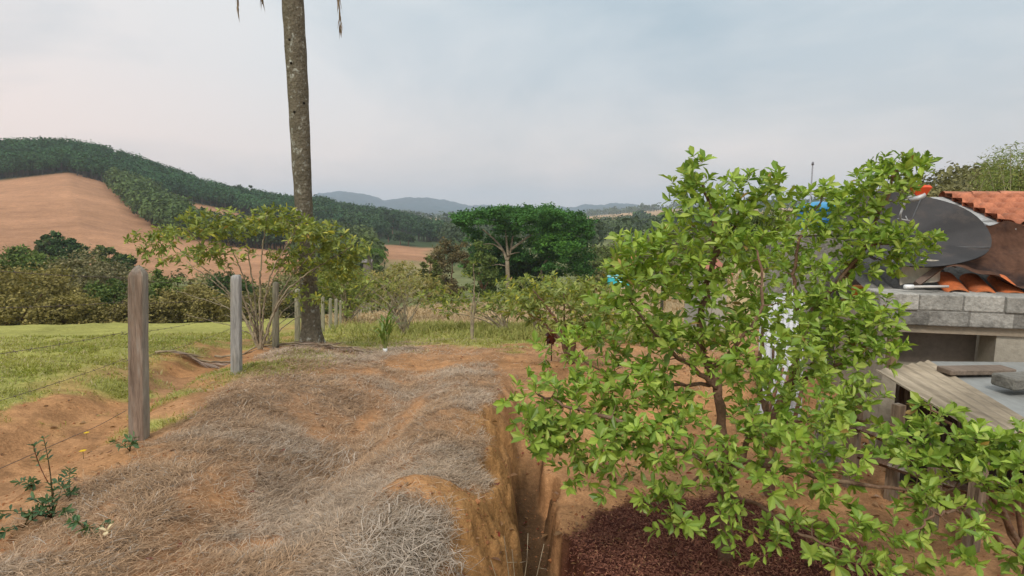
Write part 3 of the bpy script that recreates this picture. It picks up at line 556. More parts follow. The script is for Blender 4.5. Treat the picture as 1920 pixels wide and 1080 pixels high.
# ------------------------------------------------------------------ ground cover
def strands(name, n, rmin, rmax, azr, mask, L, w, colf, seed, rise=(0.0, 0.5), fluff=0.02, matn='straw', label=None, cat=None, curlh=0.5, clump=None):
    g = np.random.default_rng(seed); r = np.exp(g.uniform(math.log(rmin), math.log(rmax), n)); a = np.radians(g.uniform(azr[0], azr[1], n)); x = r * np.sin(a); y = r * np.cos(a)
    keep = g.random(n) < mask(x, y); x = x[keep]; y = y[keep]
    if clump: 
        f = fbm(x * clump, y * clump, 3, seed + 5); k2 = g.random(len(x)) < sm(0.36, 0.6, f) + 0.12; x = x[k2]; y = y[k2]
    n = len(x); z = G(x, y); r = np.hypot(x, y)
    flow = fbm(x * 1.8, y * 1.8, 3, seed + 1) * 12 + g.normal(0, 1.1, n); el = g.uniform(rise[0], rise[1], n)
    d = np.stack([np.cos(flow) * np.cos(el), np.sin(flow) * np.cos(el), np.sin(el)], -1); ln = L * g.uniform(0.45, 1.3, n) * (0.8 + 0.04 * r)
    wd = w * g.uniform(0.6, 1.4, n) * np.maximum(1, r / 4.5)
    p0 = np.stack([x, y, z + g.uniform(-.004, fluff, n)], -1); side = nrm(np.cross(d, np.array([0, 0, 1.0]) + g.normal(0, .3, (n, 3))))
    bend = g.normal(0, .28, (n, 3)) * ln[:, None]; bend[:, 2] = np.abs(bend[:, 2]) * curlh
    p1 = p0 + d * (ln * .5)[:, None] + bend * .5; p2 = p0 + d * ln[:, None]; p2[:, 2] = np.maximum(p2[:, 2] - ln * .12, G(p2[:, 0], p2[:, 1]) + .001)
    hw = (side * (wd / 2)[:, None]); V = np.stack([p0 - hw, p0 + hw, p1 + hw * .8, p1 - hw * .8, p2], 1)
    b = (np.arange(n) * 5)[:, None]; q = MB(); c = colf(g, n, x, y); q.add(V.reshape(-1, 3), T=b + np.array([[3, 2, 4]]), Q=b + np.array([[0, 1, 2, 3]]), col=np.repeat(c, 5, 0))
    o = q.build(name, M[matn], smooth=False); o['kind'] = 'stuff'
    if label: o['label'] = label; o['category'] = cat
    return o
def strawcol(g, n, x, y):
    f = fbm(x * 0.9, y * 0.9, 3, 21)[:, None]; a = np.array([0.47, 0.355, 0.255]); b = np.array([0.44, 0.29, 0.175]); c = a * sm(0.42, 0.6, f) + b * (1 - sm(0.42, 0.6, f))
    c = c * g.uniform(0.55, 1.25, (n, 1)); m = g.random(n) < .06; c[m] = np.array([0.50, 0.44, 0.37]) * g.uniform(.8, 1.1, (m.sum(), 1)); return c
def grasscol(g, n, x, y):
    f = fbm(x * 1.1, y * 1.1, 3, 22)[:, None]; c = np.array([0.27, 0.31, 0.065]) * (1 - f) + np.array([0.42, 0.38, 0.11]) * f
    c = c * g.uniform(.7, 1.25, (n, 1)); m = g.random(n) < .15; c[m] = np.array([0.45, 0.38, 0.2]); return c
strands('dry_grass', 400000, 2.0, 13.5, (-48, 6), lambda x, y: straw_mask(x, y), 0.08, 0.0028, strawcol, 31, rise=(-0.05, 0.55), fluff=0.025, label='matted grey brown dry grass covering the mound', cat='dry grass')
def pale_mask(x, y): return np.clip(np.exp(-(((x + 0.42) / .26) ** 2 + ((y - 2.40) / .27) ** 2) ** 2) + np.exp(-(((x + 1.6) / .3) ** 2 + ((y - 4.2) / .3) ** 2)) * .4, 0, 1) * (x < xe(y) + 0.06)
strands('dry_grass', 42000, 2.0, 5, (-40, 6), pale_mask, 0.15, 0.0042, lambda g, n, x, y: tint(g, n, (.37, .30, .235), (.50, .42, .34)), 32, rise=(0.0, 0.8), fluff=0.05, label='pale grey clump of dead grass at the ditch lip', cat='dry grass')
strands('dry_grass', 14000, 7, 16, (-30, 35), lambda x, y: (1 - straw_mask(x, y)) * (x > xe(y)*0 - 4) * sm(-6.5,-3, x - 0*y) * 0.5, 0.10, 0.004, strawcol, 36, rise=(0, .4), clump=1.0, label='loose dry stalks scattered over the bare yard', cat='dry grass')
strands('green_grass', 300000, 2.6, 19, (-50, 2), lambda x, y: green_mask(x, y), 0.06, 0.0048, grasscol, 33, rise=(0.3, 1.35), fluff=0.005, matn='leaf', clump=2.4, label='short green and yellow pasture grass in tufts', cat='grass')
strands('meadow_grass', 90000, 11, 60, (-24, 22), lambda x, y: np.clip(sm(11, 14, y) * sm(-0.36, -0.22, x / y + (y < 30) * 0.0) + 0, 0, 1), 0.22, 0.006, lambda g, n, x, y: np.where((sm(19, 26, y + 8 * (fbm(x * .3, y * .3, 3, 4) - .5)) > g.random(n))[:, None], tint(g, n, (.40, .29, .16), (.55, .42, .26)), tint(g, n, (.22, .25, .06), (.36, .33, .11))), 34, rise=(0.4, 1.4), fluff=0.0, clump=0.5, label='yellowing meadow grass behind the bare yard', cat='grass')
def mulch():
    g = np.random.default_rng(41); n = 64000; x = MUL[0] + g.uniform(-1.6, 1.5, n); y = MUL[1] + g.uniform(-1.5, 1.6, n); k = mulch_d(x, y) < 1.0 + g.normal(0, .06, n) + .35 * (g.random(n) < .02); x = x[k]; y = y[k]; n = len(x)
    z = G(x, y) + g.uniform(0, .03, n) + 0.03 * sm(1.0, 0.75, mulch_d(x, y)); q = MB(); D = g.normal(size=(n, 3)) * [1, 1, .35]; N = g.normal(size=(n, 3)) * .6 + [0, 0, 1]
    L = g.uniform(.014, .034, n); leaves(q, np.stack([x, y, z], -1), D, N, L, L * g.uniform(.22, .4, n), tint(g, n, (.13, .05, .034), (.32, .14, .09), young=(.42, .24, .13), fy=.04), fine=False, curl=2.5)
    o = q.build('husk_mulch', mat('husk', rough=.75, spec=.2, noise=((20, .2),)), smooth=False); o['kind'] = 'stuff'; tag(o, 'dark red husk mulch heaped around the fruit tree', 'mulch')
mulch()
def clods():
    g = np.random.default_rng(42); n = 16000; r = np.exp(g.uniform(math.log(2.2), math.log(12), n)); a = np.radians(g.uniform(-46, 42, n)); x = r * np.sin(a); y = r * np.cos(a)
    k = (straw_mask(x, y) < .4) & (green_mask(x, y) < .4); x = x[k]; y = y[k]; n = len(x); q = MB()
    o8 = np.array([[1, 0, 0], [-1, 0, 0], [0, 1, 0], [0, -1, 0], [0, 0, 1], [0, 0, -1]], float); f = [[0, 2, 4], [2, 1, 4], [1, 3, 4], [3, 0, 4], [2, 0, 5], [1, 2, 5], [3, 1, 5], [0, 3, 5]]
    s = g.uniform(.003, .006, n) * (1 + 2.4 * g.random(n) ** 4) * g.uniform(.5, 1.3, n); V = np.stack([x, y, G(x, y)], -1)[:, None] + o8[None] * s[:, None, None] * g.uniform(.5, 1.2, (n, 6, 1))
    q.add(V.reshape(-1, 3), T=((np.arange(n) * 6)[:, None, None] + np.array(f)).reshape(-1, 3), col=np.repeat(tint(g, n, (.30, .13, .055), (.40, .20, .10)), 6, 0)); o = q.build('earth_crumbs', M['ground'], smooth=False); o['kind'] = 'stuff'
clods()
def litter():
    g = np.random.default_rng(43); n = 2600; r_ = np.exp(g.uniform(math.log(2.1), math.log(11), n)); a = np.radians(g.uniform(-46, 44, n)); x = r_ * np.sin(a); y = r_ * np.cos(a); k = (g.random(n) < .25 + .75 * sm(-.2, .6, x - xe(y))) & (green_mask(x, y) < .5); x = x[k]; y = y[k]; n = len(x)
    q = MB(); L = g.uniform(.025, .07, n); leaves(q, np.stack([x, y, G(x, y) + .012], -1), g.normal(size=(n, 3)) * [1, 1, .25], g.normal(size=(n, 3)) * .45 + [0, 0, 1], L, L * g.uniform(.3, .55, n), tint(g, n, (.16, .075, .035), (.36, .22, .11), young=(.24, .05, .035), fy=.15), curl=1.6)
    o = q.build('leaf_litter', M['leaf'], smooth=False); o['kind'] = 'stuff'
litter()

# ------------------------------------------------------------------ middle ground plants
def fan(base, tips, r0, r1, g, out=0.25):
    L = []
    for t in tips:
        t = np.asarray(t); m = base * .55 + t * .45 + np.array([(t[0] - base[0]) * -.12, 0, (t[2] - base[2]) * out * .4]) + g.normal(0, .03, 3); L.append(([base, m, t], r0 * g.uniform(.7, 1), r1))
    return L
def middle():
    g = np.random.default_rng(50)
    # young tree behind the fence posts
    b = P(487, 640, 10.2); b[2] = float(G(b[0], b[1])) - .03
    tips = [P(*q) for q in ((300, 440, 10.6), (350, 430, 9.6), (400, 400, 10.2), (455, 415, 10.8), (500, 400, 10), (560, 420, 9.7), (620, 440, 10.3), (660, 460, 10), (420, 480, 9.8), (350, 490, 10.5), (600, 500, 10.6), (540, 470, 10.1))]
    cl = [ell(g, P(px, py, Y), r, n) for px, py, Y, r, n in ((300, 445, 10.6, (.5, .4, .22), 22), (290, 470, 10.3, (.3, .4, .12), 12), (370, 425, 9.8, (.55, .5, .3), 30), (440, 420, 10.3, (.6, .5, .3), 40), (520, 415, 10.1, (.6, .5, .3), 44), (590, 440, 9.9, (.6, .5, .3), 46), (650, 465, 10.2, (.5, .4, .25), 34), (430, 470, 10, (.7, .5, .3), 26), (560, 490, 10.3, (.7, .5, .3), 38), (640, 510, 10.3, (.5, .4, .2), 26), (350, 480, 10.4, (.5, .4, .15), 12), (590, 545, 10.6, (.4, .4, .25), 10))]
    plant('young_tree', b, 'spreading young tree with thin stems and yellowish leaves beside the palm', 'tree', fan(b, tips, .026, .006, g), np.concatenate([ell(g, c_.mean(0), (.52, .45, .26), int(len(c_) * 1.2)) for c_ in cl] + cl), 51, 0.12, 0.36, OLIVE, bark='pale_bark', rt=.006, whorl=6, along=4, span=.35, droop=.35)
    # bare scrub at its foot
    tips = [P(px, py, Y) for px, py, Y in ((330, 545, 12.5), (380, 530, 12), (400, 560, 12.5), (440, 545, 12), (540, 550, 12), (590, 540, 12.3), (350, 590, 12), (620, 560, 12.5), (560, 580, 12), (420, 590, 12))]
    b2 = P(500, 632, 11.8); b2[2] = float(G(b2[0], b2[1])) - .03
    plant('bare_bush', b2, 'tangle of leafless pale branches behind the second and third fence posts', 'bush', fan(b2, tips, .02, .005, g), np.concatenate([ell(g, t, (.4, .4, .3), 7) for t in tips]), 52, .07, .4, DRYL, bark='pale_bark', leafy=.15, whorl=3, along=1, parts=('branches', 'foliage'), rt=.005, wob=.05)
    # row of shrubs and saplings ahead
    def shrub(px, py, Y, cls, lab, seed, L=.12, ar=.36, col=OLIVE, bark='pale_bark', nm='shrub', r0=.03, leafy=1.0, tipsn=7, along=4, whorl=5, droop=.3, cat='shrub'):
        b = P(px, py, Y); b[2] = float(G(b[0], b[1])) - .03; gg = np.random.default_rng(seed)
        T = np.concatenate([ell(gg, P(a, c, Y + dy), (rx, rx, rz), n) for a, c, dy, rx, rz, n in cls]); tips = T[gg.choice(len(T), min(tipsn, len(T)), False)]
        plant(nm, b, lab, cat, fan(b, tips, r0, r0 * .2, gg), T, seed, L, ar, col, bark=bark, rt=.005 * Y / 9, whorl=whorl, along=along, span=.35, droop=droop, leafy=leafy, parts=('stem', 'foliage'))
    shrub(1068, 700, 8.0, [(1060, 590, 0, .65, .2, 80), (1020, 550, .2, .5, .18, 66), (980, 570, -.2, .35, .16, 34), (1095, 540, .3, .4, .16, 46), (1100, 620, 0, .4, .24, 44), (1120, 580, -.4, .35, .25, 36)], 'spreading shrub with dark double stem standing left of the fruit tree', 61, r0=.035, bark='bark')
    shrub(885, 636, 12.8, [(893, 492, 0, .14, .06, 5), (872, 520, 0, .12, .12, 3), (850, 560, 0, .1, .1, 2), (905, 560, 0, .3, .3, 5)], 'thin bare sapling with two pale stems and a small tuft on top', 62, nm='sapling', tipsn=3, r0=.035, cat='sapling', along=1)
    shrub(760, 625, 15.5, [(735, 540, 0, .8, .55, 80), (775, 555, .5, .6, .5, 50), (700, 560, .5, .5, .4, 30), (760, 515, .5, .6, .3, 34)], 'dry twiggy bush with faded yellow leaves behind the striped seedling', 63, col=DRYL, leafy=.75, tipsn=16, L=.10, ar=.22, r0=.03, nm='dry_bush', cat='bush')
    shrub(950, 600, 17.0, [(870, 570, 0, 1.3, .4, 70), (940, 575, .5, 1.0, .4, 60), (830, 560, 1, .9, .35, 44)], 'low green shrub beneath the sapling stems, in front of the great tree', 64, L=.16, r0=.03, tipsn=12)
    shrub(1010, 612, 14.5, [(960, 548, 0, .7, .4, 50), (1020, 540, 0, .9, .4, 70), (1080, 560, .5, .7, .4, 44), (1110, 560, .5, .4, .3, 20)], 'broad leafy shrub in front of the lower right of the great tree', 65, L=.16, r0=.035, tipsn=12)
    shrub(650, 590, 26.0, [(640, 520, 0, 1.6, .9, 120), (690, 540, 2, 1.6, .8, 90), (600, 540, 0, 1.3, .8, 60), (660, 570, 0, 2, .4, 50)], 'large green bush over the fence line right of the palm trunk', 66, L=.26, r0=.06, tipsn=18, nm='bush', cat='bush')
    shrub(735, 610, 30.0, [(730, 530, 0, 1.8, .7, 90), (790, 540, 0, 1.6, .8, 80), (760, 505, 3, 1.3, .5, 40)], 'yellow green bush behind the dry twiggy one', 67, L=.26, r0=.05, tipsn=14, nm='bush', col=DRYL, cat='bush')
    shrub(1160, 640, 11.5, [(1150, 590, 0, .5, .3, 40), (1200, 600, 0, .5, .3, 36), (1120, 580, .5, .3, .3, 20)], 'small bright shrub half hidden behind the fruit tree', 68, L=.13, col=FRESH, tipsn=8)
    # spiky seedling with white collar
    b = P(722, 656, 9.9); b[2] = float(G(b[0], b[1])) - .01; t = thing('seedling', b, 'young plant with long strap leaves and a white band round its foot', 'seedling'); q = MB(); gg = np.random.default_rng(70)
    q.tube([b, b + [0, 0, .09]], [.045, .04], 12, col=(.75, .75, .72)); q.build('band', M['plastic'], t)
    q = MB(); st = MB()
    for i in range(3):
        top = b + [(-.06, .10, .02)[i], gg.normal(0, .03), (.42, .5, .62)[i]]; st.tube(bez(b + [0, 0, .05], top, np.array([0, 0, .02]), 6), np.linspace(.022, .008, 6), 6, col=(.22, .24, .08))
        for k in range(11):
            u = .35 + .65 * k / 11; p0 = b * (1 - u) + top * u; a = gg.random() * 6.3; L = gg.uniform(.28, .5); d = np.array([math.cos(a) * .5, math.sin(a) * .5, .9]); S = nrm(np.cross(d, [0, 0, 1])); pts = [p0, p0 + d * L * .45, p0 + d * L * .8 + [math.cos(a) * .06, 0, -.02], p0 + d * L * .95 + [math.cos(a) * .16, math.sin(a) * .1, -.10]]
            for j in range(3):
                w0 = (.01, .018, .012, .002)[j]; w1 = (.01, .018, .012, .002)[j + 1]; q.add([pts[j] - S * w0, pts[j] + S * w0, pts[j + 1] + S * w1, pts[j + 1] - S * w1], Q=[[0, 1, 2, 3]], col=tint(gg, 1, (.12, .22, .04), (.24, .32, .06))[0])
    st.build('stem', M['old_wood'], t); q.build('foliage', M['leaf'], t)
    # dark red leaved plant
    b = P(1034, 664, 8.6); b[2] = float(G(b[0], b[1])); gg = np.random.default_rng(71); t = thing('red_leaved_plant', b, 'small plant with drooping dark maroon leaves left of the double stemmed shrub', 'plant'); q = MB(); q.tube([b, b + [0, 0, .45]], [.012, .008], 6); q.build('stem', M['bark'], t)
    q = MB(); n = 26; p = ell(gg, b + [-.01, 0, .4], (.08, .08, .12), n); leaves(q, p, gg.normal(size=(n, 3)) * [.6, .6, .3] + [0, 0, -.6], gg.normal(size=(n, 3)), .13, .055, tint(gg, n, (.10, .022, .016), (.17, .045, .025))); q.build('foliage', M['leaf'], t)
    # weed with bluish green leaves bottom left
    for k, (px, py, Y, h, n, sp, lab) in enumerate(((100, 985, 2.95, .38, 90, .20, 'dark bluish green weed with one tall stalk at lower left'), (45, 1000, 2.85, .10, 50, .12, 'low dark green weed left of the tall stalked one'), (175, 1065, 2.6, .09, 30, .07, 'small dark green weed by the pale fallen petal'), (60, 910, 3.45, .07, 24, .07, 'tiny grassy green tuft on the bare earth left of the weed'), (245, 860, 3.95, .10, 60, .10, 'small dark weed at the foot of the first post'), (130, 935, 3.2, .14, 40, .10, 'short leafy weed on the earth behind the tall stalked one'))):
        b = P(px, py, Y); b[2] = float(G(b[0], b[1])); gg = np.random.default_rng(80 + k); t = thing('weed', b, lab, 'weed', 'weeds in the dry grass'); st = MB(); q = MB(); ends = []
        for i in range(max(5, n // 10)):
            e = b + np.array([gg.normal(0, sp * .6), gg.normal(0, sp * .6), gg.uniform(.3, 1) * min(h, .2)]); p = bez(b, e, np.array([0, 0, .02]), 5); st.tube(p, [.003, .003, .002, .002, .001], 4, col=(.5, .6, .3)); ends.append(p)
        if k == 0:
            p = bez(b, b + [.0, 0, h + .08], np.array([.015, 0, 0]), 8); st.tube(p, np.linspace(.005, .002, 8), 5, col=(.5, .6, .4)); ends.append(p[:4]); ends.append(p)
            p = bez(b + [0, 0, .2], b + [-.06, 0, h + .04], np.array([-.01, 0, 0]), 6); st.tube(p, .0025, 5, col=(.9, .5, .4)); ends.append(p)
        st.build('stem', M['bark'], t); dress(q, gg, ends, .05, .36, lambda g_, m: tint(g_, m, (.045, .10, .05), (.10, .17, .07)), whorl=5, along=5, span=.15); q.build('foliage', M['leaf'], t, smooth=False)
    for k, (px, py, Y, lab) in enumerate(((157, 760, 5.05, 'yellow flower in the grass above the path'), (156, 853, 4.0, 'yellow flower in the grass below the path, near the weeds'))):
        b = P(px, py, Y); b[2] = float(G(b[0], b[1])) + .06; t = thing('flower', b, lab, 'flower', 'yellow flowers by the path'); q = MB(); gg = np.random.default_rng(k); a = np.linspace(0, 6.28, 16); leaves(q, np.repeat(b[None], 16, 0), np.stack([np.cos(a), np.sin(a), .3 + 0 * a], -1), np.tile([0, 0, 1.], (16, 1)), .028, .010, np.tile([.85, .62, .02], (16, 1)), fine=False); q.build('petals', M['leaf'], t); q = MB(); q.tube([b - [0, 0, .07], b], .002, 5, col=(.5, 1, .3)); q.build('stem', M['bark'], t)
    b = P(205, 1040, 2.55); b[2] = float(G(b[0], b[1])) + .03; q = MB(); gg = np.random.default_rng(4); leaves(q, np.repeat(b[None], 5, 0), gg.normal(size=(5, 3)) * [1, 1, .3], np.tile([0, 0, 1.], (5, 1)), .04, .022, np.tile([.75, .62, .38], (5, 1))); tag(q.build('fallen_flower', M['leaf']), 'pale cream fallen blossom on the dry grass at lower left', 'flower')
    # dead palm fronds on the ground behind the second post
    for k, (A, mid, B, lab) in enumerate((((290, 656, 9.3), (370, 632, 9.6), (445, 634, 9.8), 'long dry palm frond arching over the bare path behind the second post'), ((400, 630, 10.5), (520, 632, 10.6), (575, 645, 10.4), 'dry palm frond lying between the posts and the palm'), ((595, 640, 10.6), (640, 650, 10.2), (700, 668, 9.4), 'dry palm frond lying just right of the palm foot'))):
        gg = np.random.default_rng(90 + k); pts = [P(*A), P(*mid), P(*B)]; p = spline(pts, 20); gz = G(p[:, 0], p[:, 1]); p[:, 2] = gz + .04 + .05 * np.sin(np.linspace(0, 3.1, 20)); t = thing('fallen_frond', p[0], lab, 'palm frond', 'dead palm fronds on the ground'); q = MB(); q.tube(p, np.linspace(.022, .008, 20), 6, col=(1.0, .95, .9)); q.build('stalk', M['pale_bark'], t)
        q = MB(); n = 110; i = gg.integers(3, 19, n); d = np.gradient(p, axis=0)[i]; s = nrm(np.cross(d, [0, 0, 1.])) * np.where(gg.random(n) < .5, -1, 1)[:, None]; L = gg.uniform(.25, .5, n); leaves(q, p[i] - [0, 0, .02], nrm(d) * .9 + s * .5 + gg.normal(0, .1, (n, 3)) * [1, 1, .3], gg.normal(0, .4, (n, 3)) + [0, 0, 1], L, .022, tint(gg, n, (.22, .15, .11), (.40, .31, .25)), fine=False, curl=.3); q.build('leaflets', M['straw'], t, smooth=False)
    # bare dead twig by the ditch
    b = P(975, 1085, 2.75); b[2] = float(G(b[0], b[1])) ; q = MB(); gg = np.random.default_rng(99)
    for px, py in ((945, 1005), (920, 1050), (1020, 1020), (990, 1000), (960, 1030)):
        e = P(px, py, 2.6); p = bez(b, e, gg.normal(0, .01, 3), 7, gg, .004); q.tube(p, np.linspace(.004, .0015, 7), 5)
        for j in (3, 5): q.tube([p[j], p[j] + nrm(gg.normal(size=3)) * .05], .0012, 4)
    tag(q.build('dead_twig', M['pale_bark']), 'bare pale dead twig beside the ditch bottom edge', 'twig')
middle()

# ------------------------------------------------------------------ clumped crowns for trees further off
def crown(mb, g, c, R, nc, cr, nl, ls, c0, c1, flat=.6, shell=.55, lower=-.35, ar=.6, young=None, fy=.1):
    """nc leafy clumps spread through the crown; nl leaf faces each"""
    v = nrm(g.normal(size=(nc * 3, 3))); v = v[v[:, 2] > lower][:nc]; k = len(v)
    cen = np.asarray(c) + v * np.asarray(R) * (shell + (1 - shell) * g.random((k, 1)) ** .6) * (1 + .12 * g.normal(size=(k, 1)))
    tn = g.uniform(.72, 1.25, k); rad = cr * g.uniform(.6, 1.35, k)
    w = nrm(g.normal(size=(k, nl, 3))); w[..., 2] = np.where(w[..., 2] < 0, w[..., 2] * .6, w[..., 2]); rr = g.random((k, nl, 1)) ** .4
    p = cen[:, None] + w * rr * rad[:, None, None] * np.array([1, 1, flat]); N = w * .7 + np.array([0, 0, .5]) + g.normal(0, .45, (k, nl, 3)); D = g.normal(size=(k, nl, 3)) * [1, 1, .6]
    n = k * nl; col = tint(g, n, c0, c1, young=young, fy=fy) * np.repeat(tn, nl)[:, None]; L = ls * g.uniform(.6, 1.35, n)
    leaves(mb, p.reshape(-1, 3), D.reshape(-1, 3), N.reshape(-1, 3), L, L * ar, col, fine=False); return cen
def bigtree(name, base, R, cz, label, cat, seed, nc, cr, nl, ls, c0, c1, tr=.3, forks=5, group=None, bark='bark', young=None, fy=.1, lower=-.35, flat=.6, shell=.55, trunkh=None):
    g = np.random.default_rng(seed); t = thing(name, base, label, cat, group); q = MB(); c = np.asarray(base) + [0, 0, cz]
    cen = crown(q, g, c, R, nc, cr, nl, ls, c0, c1, young=young, fy=fy, lower=lower, flat=flat, shell=shell)
    w = MB(); th = trunkh if trunkh else cz * .55; f = np.asarray(base) + [0, 0, th]; w.tube(bez(np.asarray(base) - [0, 0, .5], f, g.normal(0, .05 * th, 3), 10), np.linspace(tr, tr * .7, 10), 8)
    for i in g.choice(len(cen), min(forks, len(cen)), False): w.tube(bez(f, cen[i], np.array([0, 0, .1 * cz]) * g.uniform(-.5, 1), 10, g, .01 * cz), np.linspace(tr * .55, tr * .12, 10), 6)
    w.build('trunk', M[bark], t); q.build('crown', M['far_leaf'], t, smooth=False); return t
def trees_mid():
    # the great umbrella tree
    g = np.random.default_rng(100); b = Gp(952, 78.0); ht = -b[2]
    t = thing('umbrella_tree', b, 'great dark green tree with a flat wide crown and forked pale trunk', 'tree'); q = MB(); Y = b[1]
    for px, py, dy, rx, ry, rz, nc in ((930, 470, 6, 4, 2.5, 2.4, 60), (905, 500, 5, 3.2, 3, 2.6, 40), (965, 505, 6, 4, 3, 2.8, 60), (880, 440, 4, 1.5, 3, 1.4, 14), (900, 412, 0, 3.6, 5, 1.5, 46), (950, 405, 0, 5, 6, 1.4, 60), (1010, 405, 0, 5, 6, 1.4, 60), (1060, 420, 0, 3.6, 5, 2.0, 55), (1085, 450, 0, 1.9, 4, 3.0, 40), (980, 430, 2, 5, 5, 1.2, 50), (865, 415, 0, 1.6, 3, 1.0, 14), (1040, 460, -1.5, 3.4, 4, 2.6, 60), (1060, 500, -1, 3.4, 4, 2.6, 44), (1000, 480, 3, 4, 4, 2.4, 44), (1095, 500, 1, 1.6, 3, 2.6, 22)):
        lite = px in (1040,) 
        crown(q, g, P(px, py, Y + dy), (rx, ry, rz), nc, .95, 75, .34, (.045, .13, .032), (.095, .22, .05), flat=.55, shell=.45, lower=-.6, young=(.13, .30, .05) if lite else (.08, .2, .045), fy=.5 if lite else .12)
    w = MB(); f1 = P(951, 490, Y - 1); w.tube(spline([b - [0, 0, .4], P(953, 540, Y - 1), f1], 14), np.linspace(.36, .28, 14), 9)
    for pts, r in ((((951, 490), (943, 470), (930, 452), (905, 430)), .22), (((951, 490), (958, 468), (962, 440), (970, 420)), .2), (((953, 480), (950, 455), (948, 430)), .22), (((958, 468), (985, 448), (1010, 430)), .2), (((943, 470), (925, 458), (905, 458)), .12), (((953, 500), (935, 496), (922, 498)), .09), (((1020, 530), (1015, 505), (1030, 480)), .2), (((953, 478), (968, 474), (975, 474)), .1)):
        w.tube(spline([P(a, c, Y - .6 + .5 * i) for i, (a, c) in enumerate(pts)], 12), np.linspace(r, r * .4, 12), 7)
    w.build('trunk', M['pale_bark'], t); q.build('crown', M['far_leaf'], t, smooth=False)
    DK0, DK1 = (.035, .075, .022), (.075, .13, .04); BR0, BR1 = (.10, .085, .04), (.19, .15, .07); YB0, YB1 = (.19, .165, .055), (.29, .24, .085); GO0, GO1 = (.13, .13, .065), (.22, .19, .10); GR0, GR1 = (.08, .13, .03), (.16, .21, .055)
    # (name, px, r, top y, half width px, colour pair, label)
    L = [('bush', 845, 72, 452, 42, (BR0, BR1), 'brownish round bush at the left flank of the great tree'), ('bush', 800, 66, 480, 26, (BR0, GR1), 'small olive bush left of the brownish one'), ('bush', 905, 70, 458, 32, (GR0, GR1), 'light green bush under the left side of the great tree'),
     ('dark_bush', 930, 82, 475, 40, (DK0, DK1), 'dark shaded bush behind the trunk of the great tree'), ('dark_bush', 1000, 84, 478, 48, (DK0, DK1), 'dark shaded bush right of the great trunk'), ('bush', 1120, 92, 470, 40, (GO0, GR1), 'grey green bush right of the great tree'), ('bush', 1160, 100, 462, 36, (GR0, GR1), 'olive bush above the turquoise pool'),
     ('bush', 20, 50, 508, 95, (YB0, YB1), 'yellow brown bush at the left edge behind the pasture'), ('bush', 150, 62, 488, 88, (GO0, GO1), 'wide greyish olive tree left of the first post'), ('bush', 100, 47, 560, 60, (YB0, YB1), 'low brown bush beneath the greyish olive tree'), ('bush', 195, 54, 532, 46, (DK0, GR1), 'dark green bush just left of the first post'), ('bush', 300, 60, 520, 40, (GR0, GR1), 'green bush behind the gap between first two posts'),
     ('bush', 350, 48, 545, 65, (YB0, YB1), 'rusty brown bush between the first two posts'), ('bush', 250, 46, 566, 50, (BR0, YB1), 'low brownish bush directly behind the first post'), ('bush', 470, 52, 552, 55, (GO0, YB1), 'brown green bush behind the young tree'), ('bush', 540, 56, 535, 50, (GR0, GO1), 'greyish green bush left of the palm trunk'), ('bush', 600, 60, 520, 46, (GR0, GR1), 'green bush right behind the palm trunk'),
     ('bush', 420, 66, 520, 50, (DK0, DK1), 'dark bush above the second post'), ('bush', 25, 95, 465, 60, (GR0, GR1), 'green bushy tree at left edge below the tan field'), ('bush', 90, 150, 440, 22, (DK0, DK1), 'dark round tree standing at the foot of the tan field'), ('bush', 118, 146, 452, 26, (DK0, DK1), 'dark tree right beside the round one below the tan field'), ('bush', 72, 148, 458, 14, (BR0, DK1), 'small brownish tree left of the dark round one'), ('bush', 152, 155, 463, 5, (DK0, DK1), 'tiny lone bush on the tan field'), ('bush', 196, 150, 462, 22, (DK0, GR1), 'green tree alone at the lower edge of the tan field'), ('bush', 230, 146, 480, 16, (DK0, DK1), 'dark low bush right of the lone green tree'),
     ('bush', 385, 260, 398, 20, (DK0, DK1), 'dark tree on the small tan strip'), ('bush', 700, 120, 500, 26, (GR0, GR1), 'green tree beyond the fence line'), ('bush', 1215, 130, 455, 40, (GO0, GR1), 'grey green tree left of the fruit tree top'), ('bush', 1290, 150, 430, 60, (GR0, GO1), 'tree line behind the fruit tree'), ('bush', 1205, 780, 400, 18, (DK0, DK1), 'dark rounded far tree on the pale hill'), ('bush', 1180, 70, 520, 40, (GR0, GR1), 'bush beside the turquoise pool'), ('bush', 1110, 60, 535, 25, (GR0, YB1), 'yellowish bush at the right foot of the great tree'),
     ('bush', 1430, 60, 400, 55, (GR0, GR1), 'green bush behind the house wall'), ('bush', 1760, 60, 366, 40, (GO0, YB1), 'olive scrub on the rise above the tiled roof'), ('bush', 1820, 62, 356, 45, (GO0, GO1), 'greyish scrub on the rise left of the bamboo'), ('bush', 1700, 75, 366, 40, (GR0, YB1), 'bush on the rise behind the dish'), ('bush', 1890, 48, 345, 50, (YB0, GR1), 'yellowish bush under the bamboo')]
    for i, (nm, px, r, ty, hw, (c0, c1), lab) in enumerate(L):
        b = Gp(px, r); D = math.hypot(b[0], b[1]); a = P(px, ty, b[1]); W = hw / F * b[1]; top = a[2]; H = max(top - b[2], W * .7); n = int(np.clip(hw * 1.9, 10, 150)); ls = max(.18, D * .0044)
        bigtree('bush' if nm == 'bush' else 'dark_bush', b, (W, W * .9, H * .55), H * .5, lab, 'bush', 200 + i, n, max(W * .26, .2), 80, ls, c0, c1, tr=min(.25, H * .04), forks=4, group='bushes and trees behind the pasture', lower=-.9, flat=.8, young=np.array(c1) * 1.3, fy=.15)
    # bamboo
    b = Gp(1905, 40.0); g = np.random.default_rng(300); t = thing('bamboo_clump', b, 'feathery bamboo clump rising above the tiled roof at the right edge', 'bamboo'); w = MB(); q = MB()
